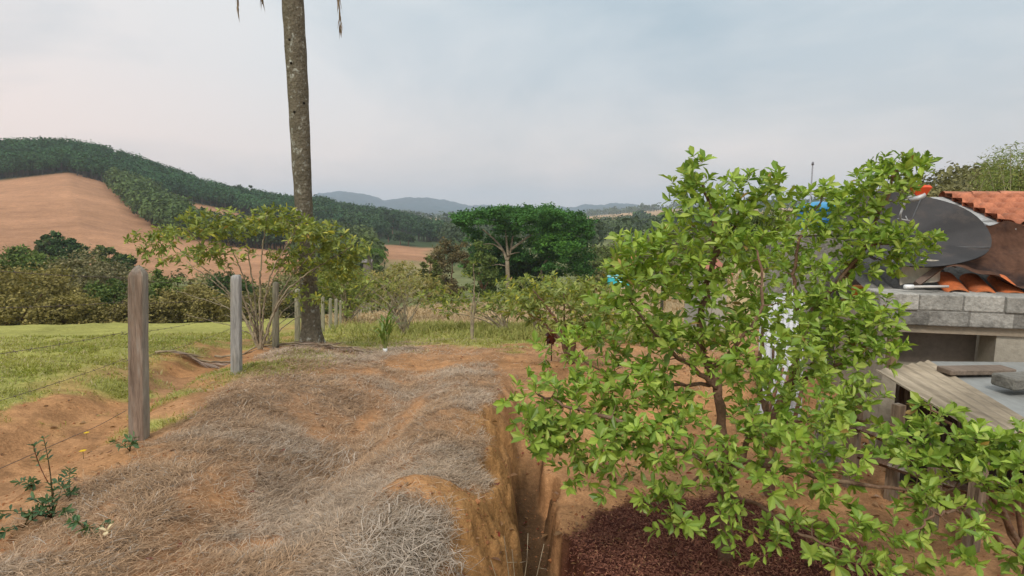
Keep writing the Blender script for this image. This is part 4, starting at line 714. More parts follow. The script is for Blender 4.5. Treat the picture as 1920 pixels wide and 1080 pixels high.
    for i in range(26):
        px = g.uniform(1835, 2010); e = P(px, g.uniform(275, 330) + max(0, 1880 - px) * .5, 40 + g.normal(0, 1.5)); s = b + [g.normal(0, .8), g.normal(0, .8), 0]; p = bez(s, e, np.array([0, 0, 1.2]), 14); w.tube(p, np.linspace(.05, .012, 14), 5, col=(.5, .6, .3))
        for j in range(3, 14):
            n = 34; pp = p[j] + g.normal(0, .42, (n, 3)) * [1, 1, .6]; L_ = g.uniform(.16, .36, n); leaves(q, pp, g.normal(size=(n, 3)) * [1, 1, .5] + [0, 0, -.5], g.normal(size=(n, 3)) + [0, 0, 1], L_, L_ * .2, tint(g, n, (.13, .19, .045), (.27, .29, .08)), fine=False)
    w.build('canes', M['pale_bark'], t); q.build('foliage', M['far_leaf'], t, smooth=False)
    # small palm beyond the fence
    b = Gp(694, 45.0); b2 = P(692, 478, b[1]); t = thing('small_palm', b, 'small palm with arching fronds beyond the fence right of the tall palm', 'palm tree'); w = MB(); w.tube([b, b2], [.16, .12], 8); w.build('trunk', M['palm_bark'], t); q = MB()
    for i in range(16):
        a = i * 2.4; e = b2 + np.array([math.cos(a) * 1.5, math.sin(a) * 1.2, .3 + .5 * math.sin(i * 1.3) - .4]); p = bez(b2, e, np.array([0, 0, .5]), 12); q.tube(p, .02, 4, col=(.12, .2, .05)); n = 44; k = g.integers(1, 11, n); d = np.gradient(p, axis=0)[k]; s = nrm(np.cross(d, [0, 0, 1.])) * np.where(g.random(n) < .5, -1, 1)[:, None]; leaves(q, p[k], nrm(d) * .6 + s + [0, 0, -.35], np.tile([0, 0, 1.], (n, 1)), .42, .06, tint(g, n, (.07, .15, .04), (.14, .24, .06)), fine=False)
    q.build('crown', M['far_leaf'], t, smooth=False)
trees_mid()

def woods():
    g = np.random.default_rng(400)
    def wood(name, lab, pts, size, nf, ls, c0, c1, tall=1.0, brt=None):
        q = MB(); n = len(pts); z = G(pts[:, 0], pts[:, 1]); s = size * g.uniform(.65, 1.3, n); cen = np.stack([pts[:, 0], pts[:, 1], z + s * .55 * tall], -1)
        w = nrm(g.normal(size=(n, nf, 3))); w[..., 2] = np.where(w[..., 2] < -.3, -w[..., 2], w[..., 2]); rr = .70 + .30 * g.random((n, nf, 1)) + .12 * np.sin(w[..., :1] * 7 + w[..., 1:2] * 9)
        p = cen[:, None] + w * rr * (s * .5)[:, None, None] * np.array([1, 1, 1.15 * tall]); N = w + g.normal(0, .35, (n, nf, 3)); D = np.cross(N, g.normal(size=(n, nf, 3)))
        t = fbm(pts[:, 0] / 40, pts[:, 1] / 40, 3, 5)[:, None]; col = (np.array(c0) * (1 - t) + np.array(c1) * t) * g.uniform(.6, 1.35, (n, 1)); col = np.repeat(col, nf, 0) * g.uniform(.8, 1.2, (n * nf, 1)); L = np.repeat(s, nf) * ls * g.uniform(.7, 1.3, n * nf)
        leaves(q, p.reshape(-1, 3), D.reshape(-1, 3), N.reshape(-1, 3), L, L * .8, col, fine=False)
        # stems below the crowns
        h = s * .6; tw = s * .035; a = np.stack([pts[:, 0], pts[:, 1], z - 1], -1); 
        V = np.stack([a - np.stack([tw, 0 * tw, 0 * tw], -1), a + np.stack([tw, tw, 0 * tw], -1), a + np.stack([tw * .6, tw, h + 1], -1), a + np.stack([-tw * .6, 0 * tw, h + 1], -1)], 1); q.add(V.reshape(-1, 3), Q=(np.arange(n) * 4)[:, None] + np.array([[0, 1, 2, 3]]), col=(.08, .075, .055))
        o = q.build(name, M['far_leaf'], smooth=False); o['kind'] = 'stuff'; tag(o, lab, 'woodland')
    def scatter(n, pxr, rr, test=None):
        px = g.uniform(*pxr, n); r = np.sqrt(g.uniform(rr[0] ** 2, rr[1] ** 2, n)); a = np.arctan((px - 960) / F / 1.0086); x = r * np.sin(a); y = r * np.cos(a)
        if test is not None: k = test(px, r, x, y); x, y = x[k], y[k]
        return np.stack([x, y], -1)
    nf = lambda x, y: fbm(x / 35, y / 35, 4, 61) - .5
    edge = lambda px: np.interp(px, [-800, 100, 200, 320, 450, 640, 700, 850], [398, 402, 392, 398, 400, 400, 330, 345])
    wood('forest', 'dense green forest covering the upper part of the left hill', scatter(5600, (-420, 640), (385, 520), lambda px, r, x, y: r + nf(x, y) * 22 > edge(px)), 7.4, 95, .14, (.035, .085, .04), (.06, .135, .05), tall=1.2)
    wood('forest', 'bluish wooded spur descending to the valley right of the palm', scatter(1500, (590, 830), (330, 500), lambda px, r, x, y: (r + nf(x, y) * 40 > np.interp(px, [590, 650, 700, 740, 830], [400, 400, 350, 380, 340])) & ((r > 440) | (fbm(x / 25, y / 25, 3, 9) > .47))), 7.5, 60, .17, (.035, .075, .035), (.07, .125, .05), tall=1.3)
    st = lambda px, r, x, y: (np.abs(px - np.interp(r, [235, 300, 350, 400], [345, 300, 268, 245])) < np.interp(r, [235, 300, 400], [22, 48, 36]))
    wood('hillside_grove', 'strip of mixed trees crossing the tan field below the forest', scatter(1500, (200, 400), (235, 405), st), 8.0, 70, .16, (.06, .10, .035), (.13, .18, .055))
    wood('valley_woods', 'patches of woodland in the valley centre', scatter(1500, (560, 1350), (180, 700), lambda px, r, x, y: (fbm(x / 45, y / 45, 3, 15) > np.where(px < 800, .60, .47)) & ((px > 830) | (r > 420) | (px < 540))), 9, 45, .2, (.05, .08, .04), (.11, .14, .06))
    wood('valley_grove', 'green grove on the lower slope just right of the palm trunk', scatter(520, (560, 700), (150, 330), lambda px, r, x, y: (fbm(x / 22, y / 22, 3, 25) > .40)), 7.5, 70, .16, (.06, .095, .04), (.14, .17, .06))
    wood('hedgerow', 'dark row of trees low on the tan field behind the young tree', scatter(260, (380, 560), (225, 262), lambda px, r, x, y: (fbm(x / 12, y / 12, 3, 26) > .46)), 7, 70, .16, (.045, .08, .04), (.09, .13, .05))
    wood('far_woods', 'distant tree belts on the far hills', scatter(2600, (500, 1700), (700, 2200), lambda px, r, x, y: (fbm(x / 170, y / 170, 3, 16) > .52) & ~((px > 1100) & (px < 1250) & (r < 1300))), 15, 18, .3, (.045, .075, .04), (.08, .11, .05))
    wood('roadside_scrub', 'scrub and bushes lining the valley behind the pasture', scatter(420, (-300, 760), (66, 125), lambda px, r, x, y: fbm(x / 9, y / 9, 3, 18) > .44), 4.2, 110, .13, (.10, .12, .04), (.22, .19, .08))
    wood('scrub', 'scrub covering the slope behind the yard and house', scatter(900, (1120, 2100), (34, 200), lambda px, r, x, y: (fbm(x / 9, y / 9, 3, 19) > .46) & ((px < 1500) | (r > 58))), 3.4, 110, .13, (.11, .12, .05), (.21, .19, .08))
    # trees that stand apart on the spur and ridge
    for i, (px, r, ty, w, lab) in enumerate(((450, 478, 344, 5, 'lone tree on the hill skyline left of the palm'), (476, 478, 350, 4, 'thin topped tree on the hill skyline beside the palm'), (672, 440, 393, 4, 'small tree on the skyline of the spur'), (700, 420, 396, 7, 'dark tall tree at the bend of the spur'), (722, 420, 394, 9, 'dark tall tree with an uneven top right of the bend of the spur'), (735, 415, 400, 8, 'dark tree at the right shoulder of the spur'), (727, 345, 432, 5, 'tall stemmed tree on the tan strip'), (748, 335, 436, 9, 'round dark tree over the tan field edge'), (765, 333, 440, 8, 'round dark tree at the right end of the tan field edge'), (690, 350, 430, 12, 'dark clump of trees at the left of the tan field edge'))):
        b = Gp(px, r); top = P(px, ty, b[1])[2]; W = w / F * b[1]; H = max(top - b[2], W * 1.6); bigtree('hill_tree', b, (W, W, H * .36), H * .64, lab, 'tree', 500 + i, 16, W * .4, 40, 1.4, (.035, .07, .035), (.07, .11, .045), tr=.4, forks=3, group='single trees on the far spur', lower=-.8)
woods()

# ------------------------------------------------------------------ house, coop and clutter on the right
YAW = math.radians(-13); E = np.array([math.cos(YAW), math.sin(YAW), 0]); Nb = np.array([-math.sin(YAW), math.cos(YAW), 0]); UP = np.array([0, 0, 1.0]); HO = np.array([4.02, 6.0, 0])
AX = np.array([E, Nb, UP])
def hp(e, n, z): return HO + E * e + Nb * n + UP * z
def hbox(q, e0, e1, n0, n1, z0, z1, col=(1, 1, 1)): q.box(hp((e0 + e1) / 2, (n0 + n1) / 2, (z0 + z1) / 2), (e1 - e0, n1 - n0, z1 - z0), axes=AX, col=col)
def house():
    t = thing('house', hp(2.5, 1.5, -2.6), 'plastered house with a red clay tile roof at the right edge', 'house')
    PL = (.36, .32, .25)
    q = MB(); z0, z1 = -2.7, -1.245
    hbox(q, 0.0, .08, 0, .3, z0, -1.25, PL); hbox(q, .08, 1.02, .35, .45, z0, -1.25, (.23, .19, .155)); hbox(q, 1.02, 5, 0, .3, z0, -1.25, (.40, .36, .29)); hbox(q, .08, 1.02, 0, .35, z0, -1.66, PL); hbox(q, 0, 5, -.03, .45, -1.25, -1.165, (.33, .27, .2))
    hbox(q, 1.9, 6, 1.6, 5, -2.6, -.75, PL); hbox(q, -.0, .1, .3, 1.6, -2.7, -1.2, PL); q.build('wall', M['plaster'], t, smooth=False)
    # parapet of two courses of worn blocks
    q = MB(); g = np.random.default_rng(600); e = -.12
    while e < 5:
        w = g.uniform(.36, .42); hbox(q, e, e + w - .012, -.10 + g.uniform(-.008, .008), .32, -1.0, -.835 + g.uniform(-.006, .006), tuple(np.array([.36, .345, .31]) * g.uniform(.75, 1.2))); e += w
    e = -.02
    while e < 5:
        w = g.uniform(.36, .42); hbox(q, e, e + w - .008, -.085 + g.uniform(-.008, .008), .3, -1.163, -1.003, tuple(np.array([.31, .295, .265]) * g.uniform(.75, 1.15))); e += w
    hbox(q, -.1, 5, -.085, .3, -1.162, -.86, (.2, .19, .17)); o = q.build('parapet', M['concrete'], t, smooth=False)
    b = o.modifiers.new('b', 'BEVEL'); b.width = .012; b.segments = 2
    q = MB(); G_ = []
    for i in range(26):
        n_ = .30 + i * .055; G_.append([hp(e_, n_, -.90 + .012 * i + .02 * math.sin(e_ * 40)) for e_ in np.linspace(-.05, 5, 160)])
    q.grid(np.array(G_)[:, ::-1], col=(.20, .19, .17)); q.build('rear_slab', M['concrete'], t)
    # tiled roof
    q = MB(); sl = 1.75; cols = []
    A = P(1766, 373, 8.5); rows = np.linspace(0, 1, 85); es = np.arange(0, 6.2, .02); V = []
    for f in rows:
        s = f * sl; row = math.floor(s / .30); fr = (s / .30) - row; step = .06 * fr
        base = A + Nb * (-s * .95) - UP * (s * .24); ph = es / .20 * 2 * math.pi
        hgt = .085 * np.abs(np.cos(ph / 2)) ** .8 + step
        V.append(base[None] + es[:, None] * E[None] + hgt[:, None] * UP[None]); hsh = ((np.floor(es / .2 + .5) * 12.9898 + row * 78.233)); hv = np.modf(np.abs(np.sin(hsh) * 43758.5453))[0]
        cols.append(np.array([.50, .19, .105])[None] * ((.72 + .5 * hv) * (.72 + .28 * np.abs(np.cos(ph / 2)) ** .5))[:, None])  # channels between barrels darkened in the colour as painted shade
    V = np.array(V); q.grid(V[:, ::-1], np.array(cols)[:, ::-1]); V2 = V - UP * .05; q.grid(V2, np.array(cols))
    # ridge caps
    for i in range(18):
        a = A + E * (i * .35) + UP * .03; n = 9; th = np.linspace(0, np.pi, n); prof = lambda c, r: np.array([c + Nb * (-math.cos(k) * r) + UP * (math.sin(k) * r * .8) for k in th]); q.grid(np.array([prof(a, .105), prof(a + E * .38, .09)]), col=tuple(np.array([.48, .20, .12]) * (.8 + .3 * ((i * 7) % 5) / 5)))
    # far slope
    q.grid(np.array([[A + E * 0, A + E * 6.2], [A + Nb * 2.5 - UP * .6, A + Nb * 2.5 - UP * .6 + E * 6.2]]), col=(.45, .18, .1)); rf = q.build('roof', M['clay'], t)
    q = MB(); a0 = A - E * .10 + UP * .0; a1 = a0 - Nb * sl * .97 - UP * (sl * .24)
    for off, w in ((0, .16),):
        d = nrm(a1 - a0); nn = nrm(np.cross(E, d)); q.add([a0 - E * .06, a0 + E * w, a1 + E * w, a1 - E * .06, a0 - E * .06 - nn * .03, a0 + E * w - nn * .03, a1 + E * w - nn * .03, a1 - E * .06 - nn * .03], Q=[[0, 1, 2, 3], [7, 6, 5, 4], [0, 4, 5, 1], [1, 5, 6, 2], [2, 6, 7, 3], [3, 7, 4, 0]], col=(.40, .40, .39))
    q.build('verge_board', M['concrete'], rf if False else t, smooth=False)
    # dark gable under the roof
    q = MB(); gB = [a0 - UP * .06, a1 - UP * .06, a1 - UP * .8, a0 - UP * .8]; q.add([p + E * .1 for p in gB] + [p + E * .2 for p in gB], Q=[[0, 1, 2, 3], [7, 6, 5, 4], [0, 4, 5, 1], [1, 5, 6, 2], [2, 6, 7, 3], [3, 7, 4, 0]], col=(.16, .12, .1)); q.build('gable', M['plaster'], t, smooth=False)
    # satellite dish
    c = P(1703, 424, 6.75); R = .80; ax = nrm([-.10, -.52, .84]); u = nrm(np.cross(ax, [0.12, 1, 0.1])); v = np.cross(ax, u); t = thing('satellite_dish', hp(.9, .6, -.85), 'large dark mesh satellite dish facing the sky on the house', 'satellite dish')
    q = MB(); th = np.linspace(0, 2 * np.pi, 49); rs = np.linspace(0.0, 1, 13); depth = .16
    Gd = np.array([[c + (u * math.cos(a) + v * math.sin(a)) * R * r * (1 + .03 * math.sin(a * 2 + .5) + .022 * math.sin(a * 3 + 1) + .018 * math.sin(a * 5)) + ax * (depth * r * r - depth + .03 * r * r * math.sin(a * 4 + .6)) for a in th] for r in rs]); kc = np.array([[np.array([.036, .033, .032]) * (1 + .35 * (int(k / 4) % 2) * (j > 1)) for k in range(49)] for j in range(13)]); q.grid(Gd, kc); q.grid((Gd - ax * .012)[:, ::-1], col=(.07, .06, .055)); rfl = q.build('reflector', M['dish'], t)
    q = MB(); q.tube(Gd[-1], .011, 6, col=(.16, .15, .14)); q.build('rim', M['metal'], rfl)
    q = MB()
    for k in range(8):
        a = k * math.pi / 4 + .2; q.tube([c + (u * math.cos(a) + v * math.sin(a)) * R * r + ax * (depth * r * r - depth - .02) for r in np.linspace(.03, .99, 8)], .009, 5, col=(.1, .1, .1))
    q.build('ribs', M['metal'], t)
    foc = P(1716, 366, 6.3); q = MB(); q.tube(spline([c - ax * .14 + u * .02, P(1688, 408, 6.45), P(1692, 392, 6.4), P(1702, 372, 6.35), foc], 20), .012, 7, col=(.45, .46, .46)); q.tube([P(1683, 410, 6.5), P(1706, 414, 6.42)], .008, 6, col=(.42, .42, .4)); q.tube([P(1698, 405, 6.45), P(1704, 418, 6.45)], .006, 5, col=(.5, .5, .5)); q.build('feed_arm', M['metal'], t)
    q = MB(); q.tube([P(1722, 372, 6.3) , P(1719, 366, 6.3)], [.075, .08], 20, col=(.5, .52, .52)); q.build('feed_ring', M['metal'], t)
    q = MB(); k = P(1726, 357, 6.3); n = 6; an = np.arange(n) / n * 6.283 + .3; lo = np.array([k + [math.cos(a) * .055, math.sin(a) * .055, -.055] for a in an]); hi = np.array([k + [math.cos(a) * .105, math.sin(a) * .105, .03] for a in an]); tp = np.array([k + [math.cos(a) * .08, math.sin(a) * .08, .055] for a in an])
    V = np.concatenate([lo, hi, tp]); Q = [[i, (i + 1) % n, n + (i + 1) % n, n + i] for i in range(n)] + [[n + i, n + (i + 1) % n, 2 * n + (i + 1) % n, 2 * n + i] for i in range(n)]; T = [[2 * n, 2 * n + i, 2 * n + i + 1] for i in range(1, n - 1)] + [[0, i + 1, i] for i in range(1, n - 1)]; q.add(V, T=T, Q=Q, col=(.72, .09, .02)); q.build('feed_cap', M['plastic'], t, smooth=False, label='bright orange plastic cap over the receiver')
    q = MB(); q.tube([hp(1.1, .75, -.95), c - ax * .16], .03, 10, col=(.3, .3, .3)); q.build('mast', M['metal'], t)
    # rusty curved sheet
    q = MB(); a = P(1774, 508, 6.05); b_ = P(1990, 540, 5.85); c_ = P(2010, 405, 7.0); d = P(1850, 420, 6.75); n = 36; V = np.zeros((n, n, 3)); fr = np.linspace(0, 1, n)
    for i, s in enumerate(fr):
        for j, r in enumerate(fr):
            p = (a * (1 - r) + b_ * r) * (1 - s) + (d * (1 - r) + c_ * r) * s; p = p + Nb * (.22 * math.sin(math.pi * s)) * (1 - .3 * r) + UP * (-.16 * math.sin(math.pi * s) + .02 * math.sin(r * 17 + 4 * s) + .045 * math.sin(r * 6 + 1) * (1 - s) + .03 * math.sin(s * 9 + r * 5) + .015 * math.sin(s * 23 - r * 9)); V[i, j] = p
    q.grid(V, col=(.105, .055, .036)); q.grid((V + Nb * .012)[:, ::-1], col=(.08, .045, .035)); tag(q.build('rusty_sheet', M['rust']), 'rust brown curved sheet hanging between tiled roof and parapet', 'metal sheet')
    # cream broken cement sheet with plank across
    q = MB(); V = np.zeros((18, 24, 3)); a = P(1695, 537, 6.25); b_ = P(1772, 528, 6.2)
    for i, s in enumerate(np.linspace(0, 1, 18)):
        for j, r in enumerate(np.linspace(0, 1, 24)):
            V[i, j] = a * (1 - r) + b_ * r + UP * (s * .27 * (1 - .3 * abs(r - .5))) + Nb * (.10 * math.cos(s * 2.2) + .06 * math.sin(r * 3.1 * 2) + s * .15)
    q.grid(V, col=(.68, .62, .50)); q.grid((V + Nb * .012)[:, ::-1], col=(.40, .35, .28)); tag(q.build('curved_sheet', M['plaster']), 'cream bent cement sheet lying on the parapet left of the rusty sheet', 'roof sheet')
    q = MB(); q.tube([P(1718, 533, 6.2), P(1752, 508, 6.25), P(1777, 490, 6.35)], [.045, .045, .045], 4, col=(.17, .125, .1)); tag(q.build('plank', M['plank'], smooth=False), 'dark short plank leaning on the cream bent sheet', 'plank')
    t = thing('pipe', P(1700, 538, 6.0), 'thin pipe with a white cap lying along the parapet', 'pipe'); q = MB(); q.tube([P(1704, 538, 6.0), P(1778, 537, 6.0)], .014, 10, col=(.55, .52, .48)); q.build('tube', M['plastic'], t); q = MB(); q.tube([P(1696, 537.5, 6.0), P(1712, 537.5, 6.0)], [.022, .022], 12, col=(.85, .85, .83)); q.build('cap', M['plastic'], t)
    # clay tiles on the parapet
    for i, (px, py, lab) in enumerate(((1797, 552, 'leftmost of the three orange clay tiles on the parapet'), (1848, 555, 'middle one of the three orange clay tiles on the parapet'), (1903, 557, 'rightmost of the three orange clay tiles on the parapet'))):
        f = P(px, py, 6.02 - .03 * i) + UP * .0; bk = f + Nb * .40 + UP * .15 + E * .03; th = np.linspace(0, np.pi, 11); q = MB(); V = []
        for s in np.linspace(0, 1, 8):
            c0 = f * (1 - s) + bk * s; r = .115 - .015 * s; V.append([c0 - E * math.cos(k) * r + UP * math.sin(k) * r * .55 for k in th])
        V = np.array(V); q.grid(V, col=(.56, .155, .055)); q.grid((V - UP * .014)[:, ::-1], col=(.4, .13, .06)); q.add(np.concatenate([V[0], V[0] - UP * .014]), Q=[[k, k + 11, k + 12, k + 1] for k in range(10)], col=(.5, .16, .06)); tag(q.build('clay_tile', M['clay']), lab, 'roof tile', 'clay tiles on the parapet')
    # low coop: cement sheet roof, timber frame
    t = thing('coop', (3.6, 4.4, -2.6), 'low timber coop roofed with brown ribbed sheet and grey panels', 'coop'); q = MB()
    zc = -1.47; c00 = P(1642, 694, 5.05); c10 = P(1740, 676, 5.55); c01 = P(1885, 842, 3.38); c11 = P(1965, 812, 3.62)
    n, m = 34, 60; V = np.zeros((m, n, 3)); K = np.zeros((m, n, 3))
    for i, s in enumerate(np.linspace(0, 1, m)):
        for j, r in enumerate(np.linspace(0, 1, n)):
            p = (c00 * (1 - r) + c10 * r) * (1 - s) + (c01 * (1 - r) + c11 * r) * s; V[i, j] = p + UP * (.008 * math.cos(r * 2 * math.pi * 6)); K[i, j] = np.array([.40, .33, .24]) * (1 - .25 * (math.cos(r * 2 * math.pi * 5) < -.55)) * (.9 + .2 * math.sin(s * 7))
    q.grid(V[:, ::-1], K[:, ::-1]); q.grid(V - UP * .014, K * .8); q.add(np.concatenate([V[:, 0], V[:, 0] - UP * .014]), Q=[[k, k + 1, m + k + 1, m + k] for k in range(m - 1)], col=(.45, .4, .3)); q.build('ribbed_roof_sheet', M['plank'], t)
    q = MB(); a = c10 + E * .02; ps = [P(1738, 672, 5.55), P(2050, 672, 5.5), P(2160, 800, 3.9), P(1972, 812, 3.62)]; ps = [p - UP * .03 for p in ps]; ps[1][2] = ps[0][2]; ps[2][2] = ps[3][2]
    q.add(ps + [p - UP * .03 for p in ps], Q=[[0, 3, 2, 1], [4, 5, 6, 7], [0, 1, 5, 4], [1, 2, 6, 5], [2, 3, 7, 6], [3, 0, 4, 7]], col=(.29, .295, .28)); q.build('grey_panel', mat('panel', rough=.6, spec=.3, noise=((1.2, .2), (12, .12)), stretch=(4, 1, 1)), t, smooth=False)
    q = MB()
    for px, py, Y, w in ((1686, 755, 4.4, .07), (1610, 720, 5.2, .08), (1600, 790, 4.6, .07), (1760, 830, 3.9, .07), (1840, 850, 3.55, .07)):
        p = P(px, py, Y); p[2] = min(p[2], -1.52); gz = float(G(p[0], p[1])); q.box((p[0], p[1], (p[2] + gz - .1) / 2), (w, w, p[2] - gz + .1), rot=.3, col=(.22, .165, .115)); q.build('post', M['old_wood'], t, smooth=False); q = MB()

    for (a, b2) in ((P(1604, 800, 4.6), P(1870, 905, 3.5)), (P(1600, 850, 4.7), P(1850, 930, 3.6))): q = MB(); q.tube([a, b2], .035, 4, col=(.16, .10, .07)); q.build('rail', M['old_wood'], t, smooth=False)
    q = MB(); a = P(1640, 720, 5.3); q.box((4.6, 5.0, -2.1), (2.2, .05, 1.2), col=(.06, .045, .035)); q.box((4.9, 4.1, -2.1), (.05, 1.9, 1.2), col=(.06, .045, .035)); q.build('dark_interior', M['old_wood'], t, smooth=False)  # near-black boxes, painting the shade inside the coop
    # plank and block on top
    q = MB(); p = P(1815, 700, 5.0); p[2] = c10[2] - .0 ; d = E * math.cos(.15) + Nb * math.sin(.15); q.box(P(1830, 694, 5.05), (.62, .17, .05), rot=.05, col=(.20, .155, .12)); o = q.build('plank', M['plank'], smooth=False); tag(o, 'short dark weathered plank lying on the grey panel', 'plank'); bv = o.modifiers.new('b', 'BEVEL'); bv.width = .008
    q = MB(); q.box(P(1912, 714, 4.55), (.34, .2, .10), rot=.15, col=(.20, .19, .165)); o = q.build('concrete_block', M['concrete'], smooth=False); tag(o, 'grey concrete block lying on the grey panel at the right edge', 'block'); bv = o.modifiers.new('b', 'BEVEL'); bv.width = .012
    # upright board, small stub wall
    q = MB(); q.box(P(1672, 655, 5.35), (.05, .5, .42), rot=-.5, col=(.24, .17, .10)); tag(q.build('board', M['plank'], smooth=False), 'brown board standing at the corner of the coop roof', 'board')
    q = MB(); q.box(P(1556, 790, 5.1) + [0, 0, -.1], (.26, .04, .6), rot=.1, col=(.34, .31, .27)); tag(q.build('panel', M['concrete'], smooth=False), 'grey beige slab standing behind the fruit tree branches', 'panel')
    # white ribbed sheet with sticks
    q = MB(); a = P(1425, 552, 6.6); b_ = P(1508, 548, 6.7); V = np.array([[a * (1 - r) + b_ * r - UP * (s * 1.55) - Nb * (s * .25) - Nb * .012 * math.cos(r * 50) for r in np.linspace(0, 1, 70)] for s in np.linspace(0, 1, 8)]); q.grid(V, col=(.72, .74, .78)); q.grid((V + Nb * .01)[:, ::-1], col=(.6, .6, .62)); tag(q.build('white_sheet', M['painted']), 'white ribbed metal sheet leaning behind the fruit tree', 'metal sheet')
    for i, (x0, y0, x1, y1, lab) in enumerate(((1468, 690, 1442, 770, 'leftmost stick leaning on the white sheet'), (1482, 688, 1458, 775, 'second stick from the left leaning on the white sheet'), (1498, 690, 1472, 780, 'third stick from the left leaning on the white sheet'), (1512, 695, 1490, 785, 'rightmost stick leaning on the white sheet'))):
        q = MB(); q.tube([P(x1, y1, 5.9), P(x0, y0, 6.15)], [.022, .017], 7, col=(1.6, 1.4, 1.3)); tag(q.build('stick', M['bark']), lab, 'stick', 'sticks leaning on the white sheet')
    # rear sheds
    t = thing('block_shed', P(1500, 560, 8.4), 'grey block shed with a dark doorway behind the fruit tree', 'shed'); q = MB()
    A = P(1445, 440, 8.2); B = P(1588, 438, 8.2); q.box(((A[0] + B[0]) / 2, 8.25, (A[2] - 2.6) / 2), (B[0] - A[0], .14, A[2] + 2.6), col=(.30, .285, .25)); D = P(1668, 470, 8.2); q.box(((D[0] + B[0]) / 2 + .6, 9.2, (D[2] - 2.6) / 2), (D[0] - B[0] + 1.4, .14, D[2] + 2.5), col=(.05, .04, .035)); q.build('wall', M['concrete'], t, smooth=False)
    q = MB(); q.box((A[0] * .5 + B[0] * .5, 8.25, A[2] + .03), (B[0] - A[0] + .1, .2, .06), col=(.4, .37, .32)); q.build('coping', M['concrete'], t, smooth=False); q = MB()
    for px in (1592, 1656): 
        p = P(px, 460, 8.15); q.box((p[0], 8.15, (p[2] - 2.5) / 2), (.08, .08, p[2] + 2.5), col=(.42, .38, .3))
    q.build('door_post', M['old_wood'], t, smooth=False)
    q = MB(); a = P(1615, 540, 7.6); q.tube([a - UP * .12, a, a + UP * .03], [.10, .12, .10], 14, col=(.62, .22, .04)); tag(q.build('clay_pot', M['clay']), 'orange clay pot by the dark doorway of the shed', 'pot')
    # blue water tank
    c = P(1532, 415, 9.6); t = thing('water_tank', c - UP * .35, 'round blue plastic water tank behind the fruit tree top', 'water tank'); q = MB(); zs = np.linspace(-.30, .22, 24); V = np.array([[c + np.array([math.cos(a), math.sin(a), 0]) * (.30 + .012 * math.sin(z * 70) + .03 * (z + .3)) + UP * z for a in np.linspace(0, 2 * np.pi, 41)] for z in zs]); q.grid(V, col=(.02, .15, .38)); q.build('body', M['plastic'], t); q = MB(); V = np.array([[c + np.array([math.cos(a), math.sin(a), 0]) * r + UP * (.22 + h) for a in np.linspace(0, 2 * np.pi, 41)] for r, h in ((.335, -.02), (.34, .03), (.30, .06), (.12, .10), (.0, .11))]); q.grid(V, col=(.05, .28, .50)); q.build('lid', M['plastic'], t)
    q = MB(); q.box(c - UP * 1.3, (.8, .8, 2.0), col=(.3, .28, .25)); q.build('stand', M['concrete'], t, smooth=False)
    a = P(1524, 307, 9.3); q = MB(); q.tube([a - UP * 2.6, a - UP * .0], [.016, .010], 6, col=(.28, .28, .3)); q.tube([a - UP * .02, a + UP * .03], [.02, .015], 6, col=(.2, .2, .22)); tag(q.build('antenna_pole', M['metal']), 'thin grey pole standing up beside the blue tank', 'pole')
    # small tiled hut seen through the leaves
    t = thing('hut', P(1350, 600, 15), 'small hut with a reddish roof seen through the fruit tree', 'hut'); q = MB(); a = P(1347, 512, 15); q.box(a + [0, 1, -1.2], (.5, 2, 2.4), col=(.45, .42, .36)); q.build('wall', M['plaster'], t, smooth=False); q = MB(); q.add([a + [-.32, -.2, 0], a + [.32, -.2, 0], a + [.32, 1, .3], a + [-.32, 1, .3], a + [-.32, 2.2, 0], a + [.32, 2.2, 0]] + [a + [-.32, -.2, -.06], a + [.32, -.2, -.06]], Q=[[0, 1, 2, 3], [3, 2, 5, 4], [6, 7, 1, 0]], col=(.36, .15, .10)); q.build('roof', M['clay'], t, smooth=False)
    # turquoise pool and orange roofed cottage
    p = P(1165, 524, 62); t = thing('pool', p, 'round turquoise plastic pool in the yard beyond the shrubs', 'pool'); q = MB(); q.tube([p - UP * 1.2, p + UP * .32], [1.5, 1.5], 28, col=(.03, .42, .46)); q.build('wall', M['water'], t); q = MB(); q.tube([p + np.array([math.cos(a) * 1.5, math.sin(a) * 1.5, .33]) for a in np.linspace(0, 6.3, 30)], .06, 6, col=(.4, .75, .78)); q.build('rim', M['plastic'], t)
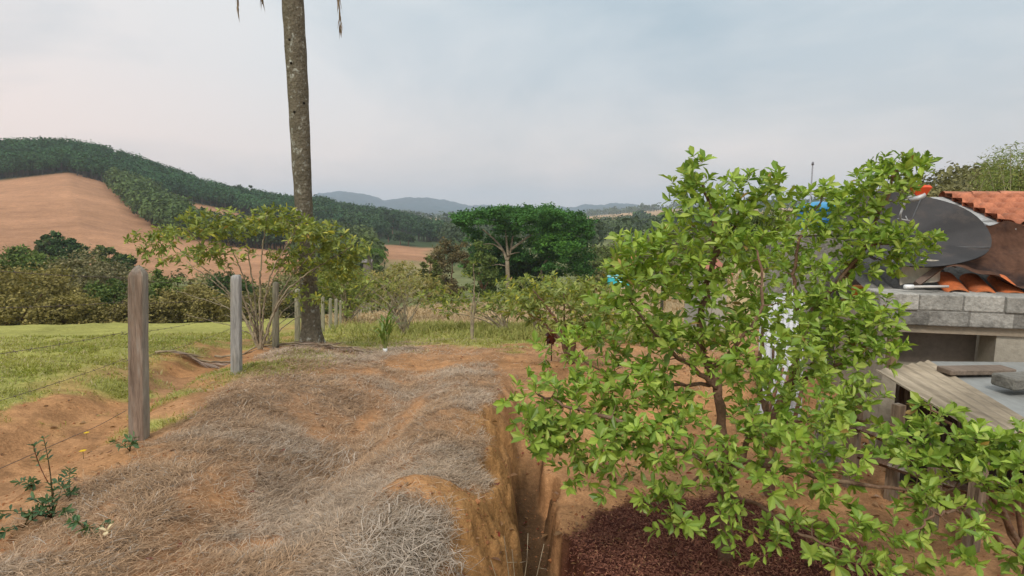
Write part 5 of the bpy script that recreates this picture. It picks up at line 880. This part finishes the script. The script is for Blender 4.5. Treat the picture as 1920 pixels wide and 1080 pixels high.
    p = P(1175, 500, 72); t = thing('cottage', p - UP * 3, 'distant yellow cottage with orange roof above the pool', 'cottage'); q = MB(); q.box(p + [0, 1.5, -1.8], (2.6, 3, 4.2), col=(.62, .42, .18)); q.build('wall', M['plaster'], t, smooth=False); q = MB(); V = [p + np.array(v) for v in ((-1.6, -.3, .2), (1.6, -.3, .2), (1.6, 1.6, 1.3), (-1.6, 1.6, 1.3), (-1.6, 3.5, .2), (1.6, 3.5, .2), (-1.6, -.3, .05), (1.6, -.3, .05))]; q.add(V, Q=[[0, 1, 2, 3], [3, 2, 5, 4], [6, 7, 1, 0]], col=(.52, .22, .10)); q.build('roof', M['clay'], t, smooth=False)
    for dx in (-.7, .6):
        q = MB(); q.box(p + [dx, -.02, -.9], (.7, .06, .8), col=(.75, .72, .65)); q.build('window', M['plaster'], t, smooth=False)
    # farm shed beyond the fence
    p = P(688, 492, 60); t = thing('farm_shed', p - UP * 2, 'small grey roofed farm shed beyond the small palm', 'shed'); q = MB(); q.box(p + [0, .4, -.9], (.8, .8, 1.9), col=(.20, .17, .14)); q.build('wall', M['plaster'], t, smooth=False); q = MB(); V = [p + np.array(v) for v in ((-.55, -.15, 0), (.55, -.15, 0), (.55, .4, .3), (-.55, .4, .3), (-.55, .95, 0), (.55, .95, 0))]; q.add(V, Q=[[0, 1, 2, 3], [3, 2, 5, 4]], col=(.2, .18, .17)); q.build('roof', M['concrete'], t, smooth=False)
house()

# ------------------------------------------------------------------ haze
def haze():
    q = MB(); q.box((0, 0, 50), (13000, 13000, 360)); m = bpy.data.materials.new('haze_air'); m.use_nodes = True; N = m.node_tree.nodes; N.clear()
    out = N.new('ShaderNodeOutputMaterial'); v = N.new('ShaderNodeVolumePrincipled'); v.inputs['Density'].default_value = 0.00023; v.inputs['Color'].default_value = (0.77, 0.87, 0.99, 1); v.inputs['Anisotropy'].default_value = 0.1
    m.node_tree.links.new(v.outputs[0], out.inputs['Volume']); o = q.build('haze', m, smooth=False); o['kind'] = 'stuff'; return o
haze()
